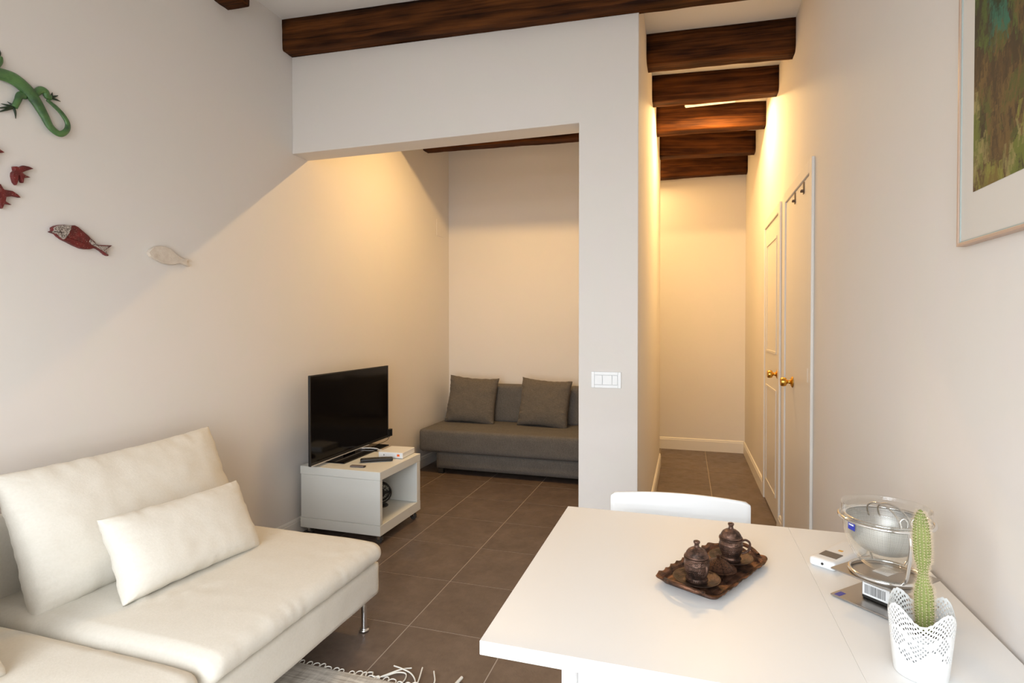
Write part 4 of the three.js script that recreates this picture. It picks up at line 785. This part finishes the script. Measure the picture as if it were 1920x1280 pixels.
const speckPale = tex(128, 128, (u, v) => mixc([0.60, 0.50, 0.40], [0.80, 0.72, 0.62], fbm(u, v, 8, 199, 4)), true);
M.palePaint = std({ map: again(speckPale, 5), roughness: 0.7, bumpMap: again(plasterBump, 10), bumpScale: 0.002 });
const bird1 = [[.023, .023], [.013, .026], [.007, .024], [-.007, .035], [-.025, .036], [-.041, .032], [-.022, .021], [-.004, .008], [-.016, .001], [-.03, -.003], [-.010, -.010], [-.007, -.029], [-.002, -.027], [.004, -.006], [.0085, -.006], [.010, -.025], [.015, -.042], [.023, -.033], [.028, -.012], [.027, .001], [.021, .009]];
const bird2 = [[.039, .038], [.021, .035], [.006, .044], [.004, .039], [-.005, .027], [-.03, .028], [-.047, .019], [-.056, .009], [-.034, .009], [-.012, .002], [-.009, -.014], [-.027, -.023], [-.006, -.024], [.001, -.042], [.008, -.033], [.011, -.010], [.017, -.006], [.025, -.033], [.036, -.04], [.042, -.017], [.033, .013]];
const bird3 = [[.016, .042], [.004, .037], [-.008, .026], [-.025, .021], [-.043, .012], [-.026, .004], [-.012, -.002], [-.007, -.018], [-.02, -.028], [-.001, -.026], [.009, -.041], [.013, -.023], [.028, -.023], [.036, -.002], [.024, .004], [.012, .015]];
const birdAt = (pts, z, y, label) => { const m = tag(obj('swallow_ornament', reliefGeo(pts, 0.012, 0.0015), M.redPaint), label, 'ornament', 'dark red swallows on the wall'); m.position.set(XL, y, z); };
birdAt(bird1, -1.434, 1.861, 'small dark red swallow ornament nearest the gecko tail');
birdAt(bird2, -1.375, 1.767, 'larger dark red swallow ornament above the red fish');
birdAt(bird3, -1.339, 1.914, 'dark red swallow ornament under the gecko body');
{
  const t = thing('red_fish', 'red wooden fish ornament with speckled grey head and tail', 'ornament', [XL, 1.653, -1.649], 0, 'fish ornaments');
  const P = [[.113, .032], [.103, .04], [.088, .046], [.066, .051], [.045, .051], [.03, .055], [.016, .05], [-.003, .036], [-.023, .022], [-.033, .012], [-.048, .001], [-.053, -.009], [-.066, -.01], [-.091, -.007], [-.122, -.004], [-.107, -.017], [-.094, -.027], [-.099, -.039], [-.105, -.051], [-.092, -.047], [-.077, -.035], [-.059, -.027], [-.048, -.025], [-.032, -.032], [-.012, -.035], [.007, -.034], [.033, -.026], [.055, -.017], [.076, -.009], [.091, 0], [.1, .009], [.109, .012], [.121, .015], [.112, .021]];
  obj('body', reliefGeo(P, 0.014, 0.003), M.redPaint, t);
  const hd = P.slice(0, 5).concat([[.048, .035], [.056, .014], [.070, -.006]], P.slice(28)).map(([a, b]) => [a * 0.985, b * 0.985]);
  obj('head', reliefGeo(hd, 0.016, 0.003), M.greyPaint, t);
  obj('tail', reliefGeo([[-.028, .010], [-.046, -.004], [-.054, -.012], [-.068, -.013], [-.09, -.011], [-.112, -.008], [-.1, -.018], [-.091, -.027], [-.095, -.038], [-.099, -.046], [-.078, -.033], [-.058, -.024], [-.036, -.016], [-.022, -.004]], 0.0155, 0.0025), M.greyPaint, t);
  obj('eye', new THREE.SphereGeometry(0.004, 12, 8).scale(0.5, 1, 1).translate(0.0155, 0.034, 0.096), M.darkLeg, t);
  obj('fin', [0, 1, 2, 3, 4].map(i => tube([[0.0152, 0.004 - i * 0.004, 0.052 - i * 0.002], [0.0165, 0.003 - i * 0.005, 0.035], [0.0152, -0.001 - i * 0.005, 0.012 + i * 0.003]], 0.0010, 10, 5)), M.greyPaint, t);
}
{
  const t = thing('pale_fish', 'pale cream wooden fish ornament with dark eye', 'ornament', [XL, 1.631, -2.056], 0, 'fish ornaments');
  obj('body', reliefGeo([[.117, .009], [.102, .028], [.081, .042], [.056, .048], [.03, .048], [-.001, .039], [-.028, .021], [-.051, .008], [-.075, .003], [-.101, .006], [-.089, -.008], [-.093, -.02], [-.103, -.033], [-.079, -.027], [-.051, -.021], [-.023, -.03], [.008, -.034], [.039, -.032], [.065, -.025], [.09, -.015], [.107, -.005]], 0.013, 0.003), M.palePaint, t);
  obj('eye', new THREE.SphereGeometry(0.0045, 12, 8).scale(0.5, 1, 1).translate(0.0128, 0.010, 0.098), M.darkLeg, t);
  obj('gill', tube([[0.0143, 0.034, 0.072], [0.015, 0.012, 0.066], [0.0143, -0.012, 0.072]], 0.0012, 12, 5), M.palePaint, t);
}
{
  const t = thing('gecko_ornament', 'glossy green gecko ornament with curled tail on the wall', 'ornament', [XL, 2.14, -1.45]);
  const gc = tex(256, 256, (u, v) => mixc([0.018, 0.075, 0.022], [0.085, 0.21, 0.055], Math.max(0, Math.min(1, 0.5 + 1.8 * (fbm(u, v, 6, 211, 4) - 0.5)))), true);
  const gm = phy({ map: again(gc, 6), roughness: 0.28, clearcoat: 0.5, clearcoatRoughness: 0.2, bumpMap: again(plasterBump, 20), bumpScale: 0.0015 });
  const q = (z, y, x = 0.017) => [x, y - 2.14, z + 1.45];
  const body = [q(-1.23, 2.105), q(-1.255, 2.135), q(-1.285, 2.165), q(-1.325, 2.19), q(-1.372, 2.199), q(-1.415, 2.198), q(-1.458, 2.175), q(-1.485, 2.146), q(-1.512, 2.105), q(-1.536, 2.066), q(-1.567, 2.052), q(-1.592, 2.073), q(-1.597, 2.101), q(-1.577, 2.132), q(-1.547, 2.154), q(-1.523, 2.166)];
  obj('body', uvM(taperTube(body, [0.007, 0.021, 0.023, 0.016, 0.021, 0.0235, 0.0228, 0.020, 0.0165, 0.0135, 0.0115, 0.0106, 0.0098, 0.0090, 0.0078, 0.0055], 120, 20, 0.62)), gm, t);
  const legs = [[[-1.452, 2.155], [-1.436, 2.150], [-1.428, 2.128], [-1.417, 2.1]], [[-1.485, 2.176], [-1.508, 2.199], [-1.523, 2.196], [-1.526, 2.181], [-1.540, 2.182]], [[-1.335, 2.185], [-1.322, 2.16], [-1.303, 2.14], [-1.30, 2.115]], [[-1.345, 2.20], [-1.36, 2.225], [-1.372, 2.245], [-1.372, 2.262]]];
  const toes = [[[-1.399, 2.114], [-1.38, 2.099], [-1.367, 2.079], [-1.369, 2.065], [-1.425, 2.062]], [[-1.55, 2.207], [-1.571, 2.203], [-1.58, 2.183]], [[-1.285, 2.115], [-1.28, 2.098], [-1.29, 2.085], [-1.31, 2.085]], [[-1.354, 2.272], [-1.36, 2.287], [-1.378, 2.287]]];
  const dark = std({ color: lin(0.012, 0.03, 0.012), roughness: 0.4 });
  legs.forEach((l, i) => {
    const m = obj('leg', uvM(taperTube(l.map(p => q(p[0], p[1], 0.012)), [0.0135, 0.0128, 0.0112, 0.0105], 24, 12, 0.7)), gm, t);
    const f = l[l.length - 1]; obj('toe', toes[i].map(p => taperTube([q(f[0], f[1], 0.008), q((f[0] + p[0]) / 2, (f[1] + p[1]) / 2, 0.010), q(p[0], p[1], 0.005)], [0.0052, 0.0040, 0.0010], 10, 8, 0.8)), dark, m);
  });
  obj('eye', new THREE.SphereGeometry(0.004, 10, 8).translate(...q(-1.262, 2.128, 0.024)), dark, t);
}

scene.traverse(o => { if (o.isLight && o.shadow) { o.castShadow = true; } });
renderer.render(scene, camera);
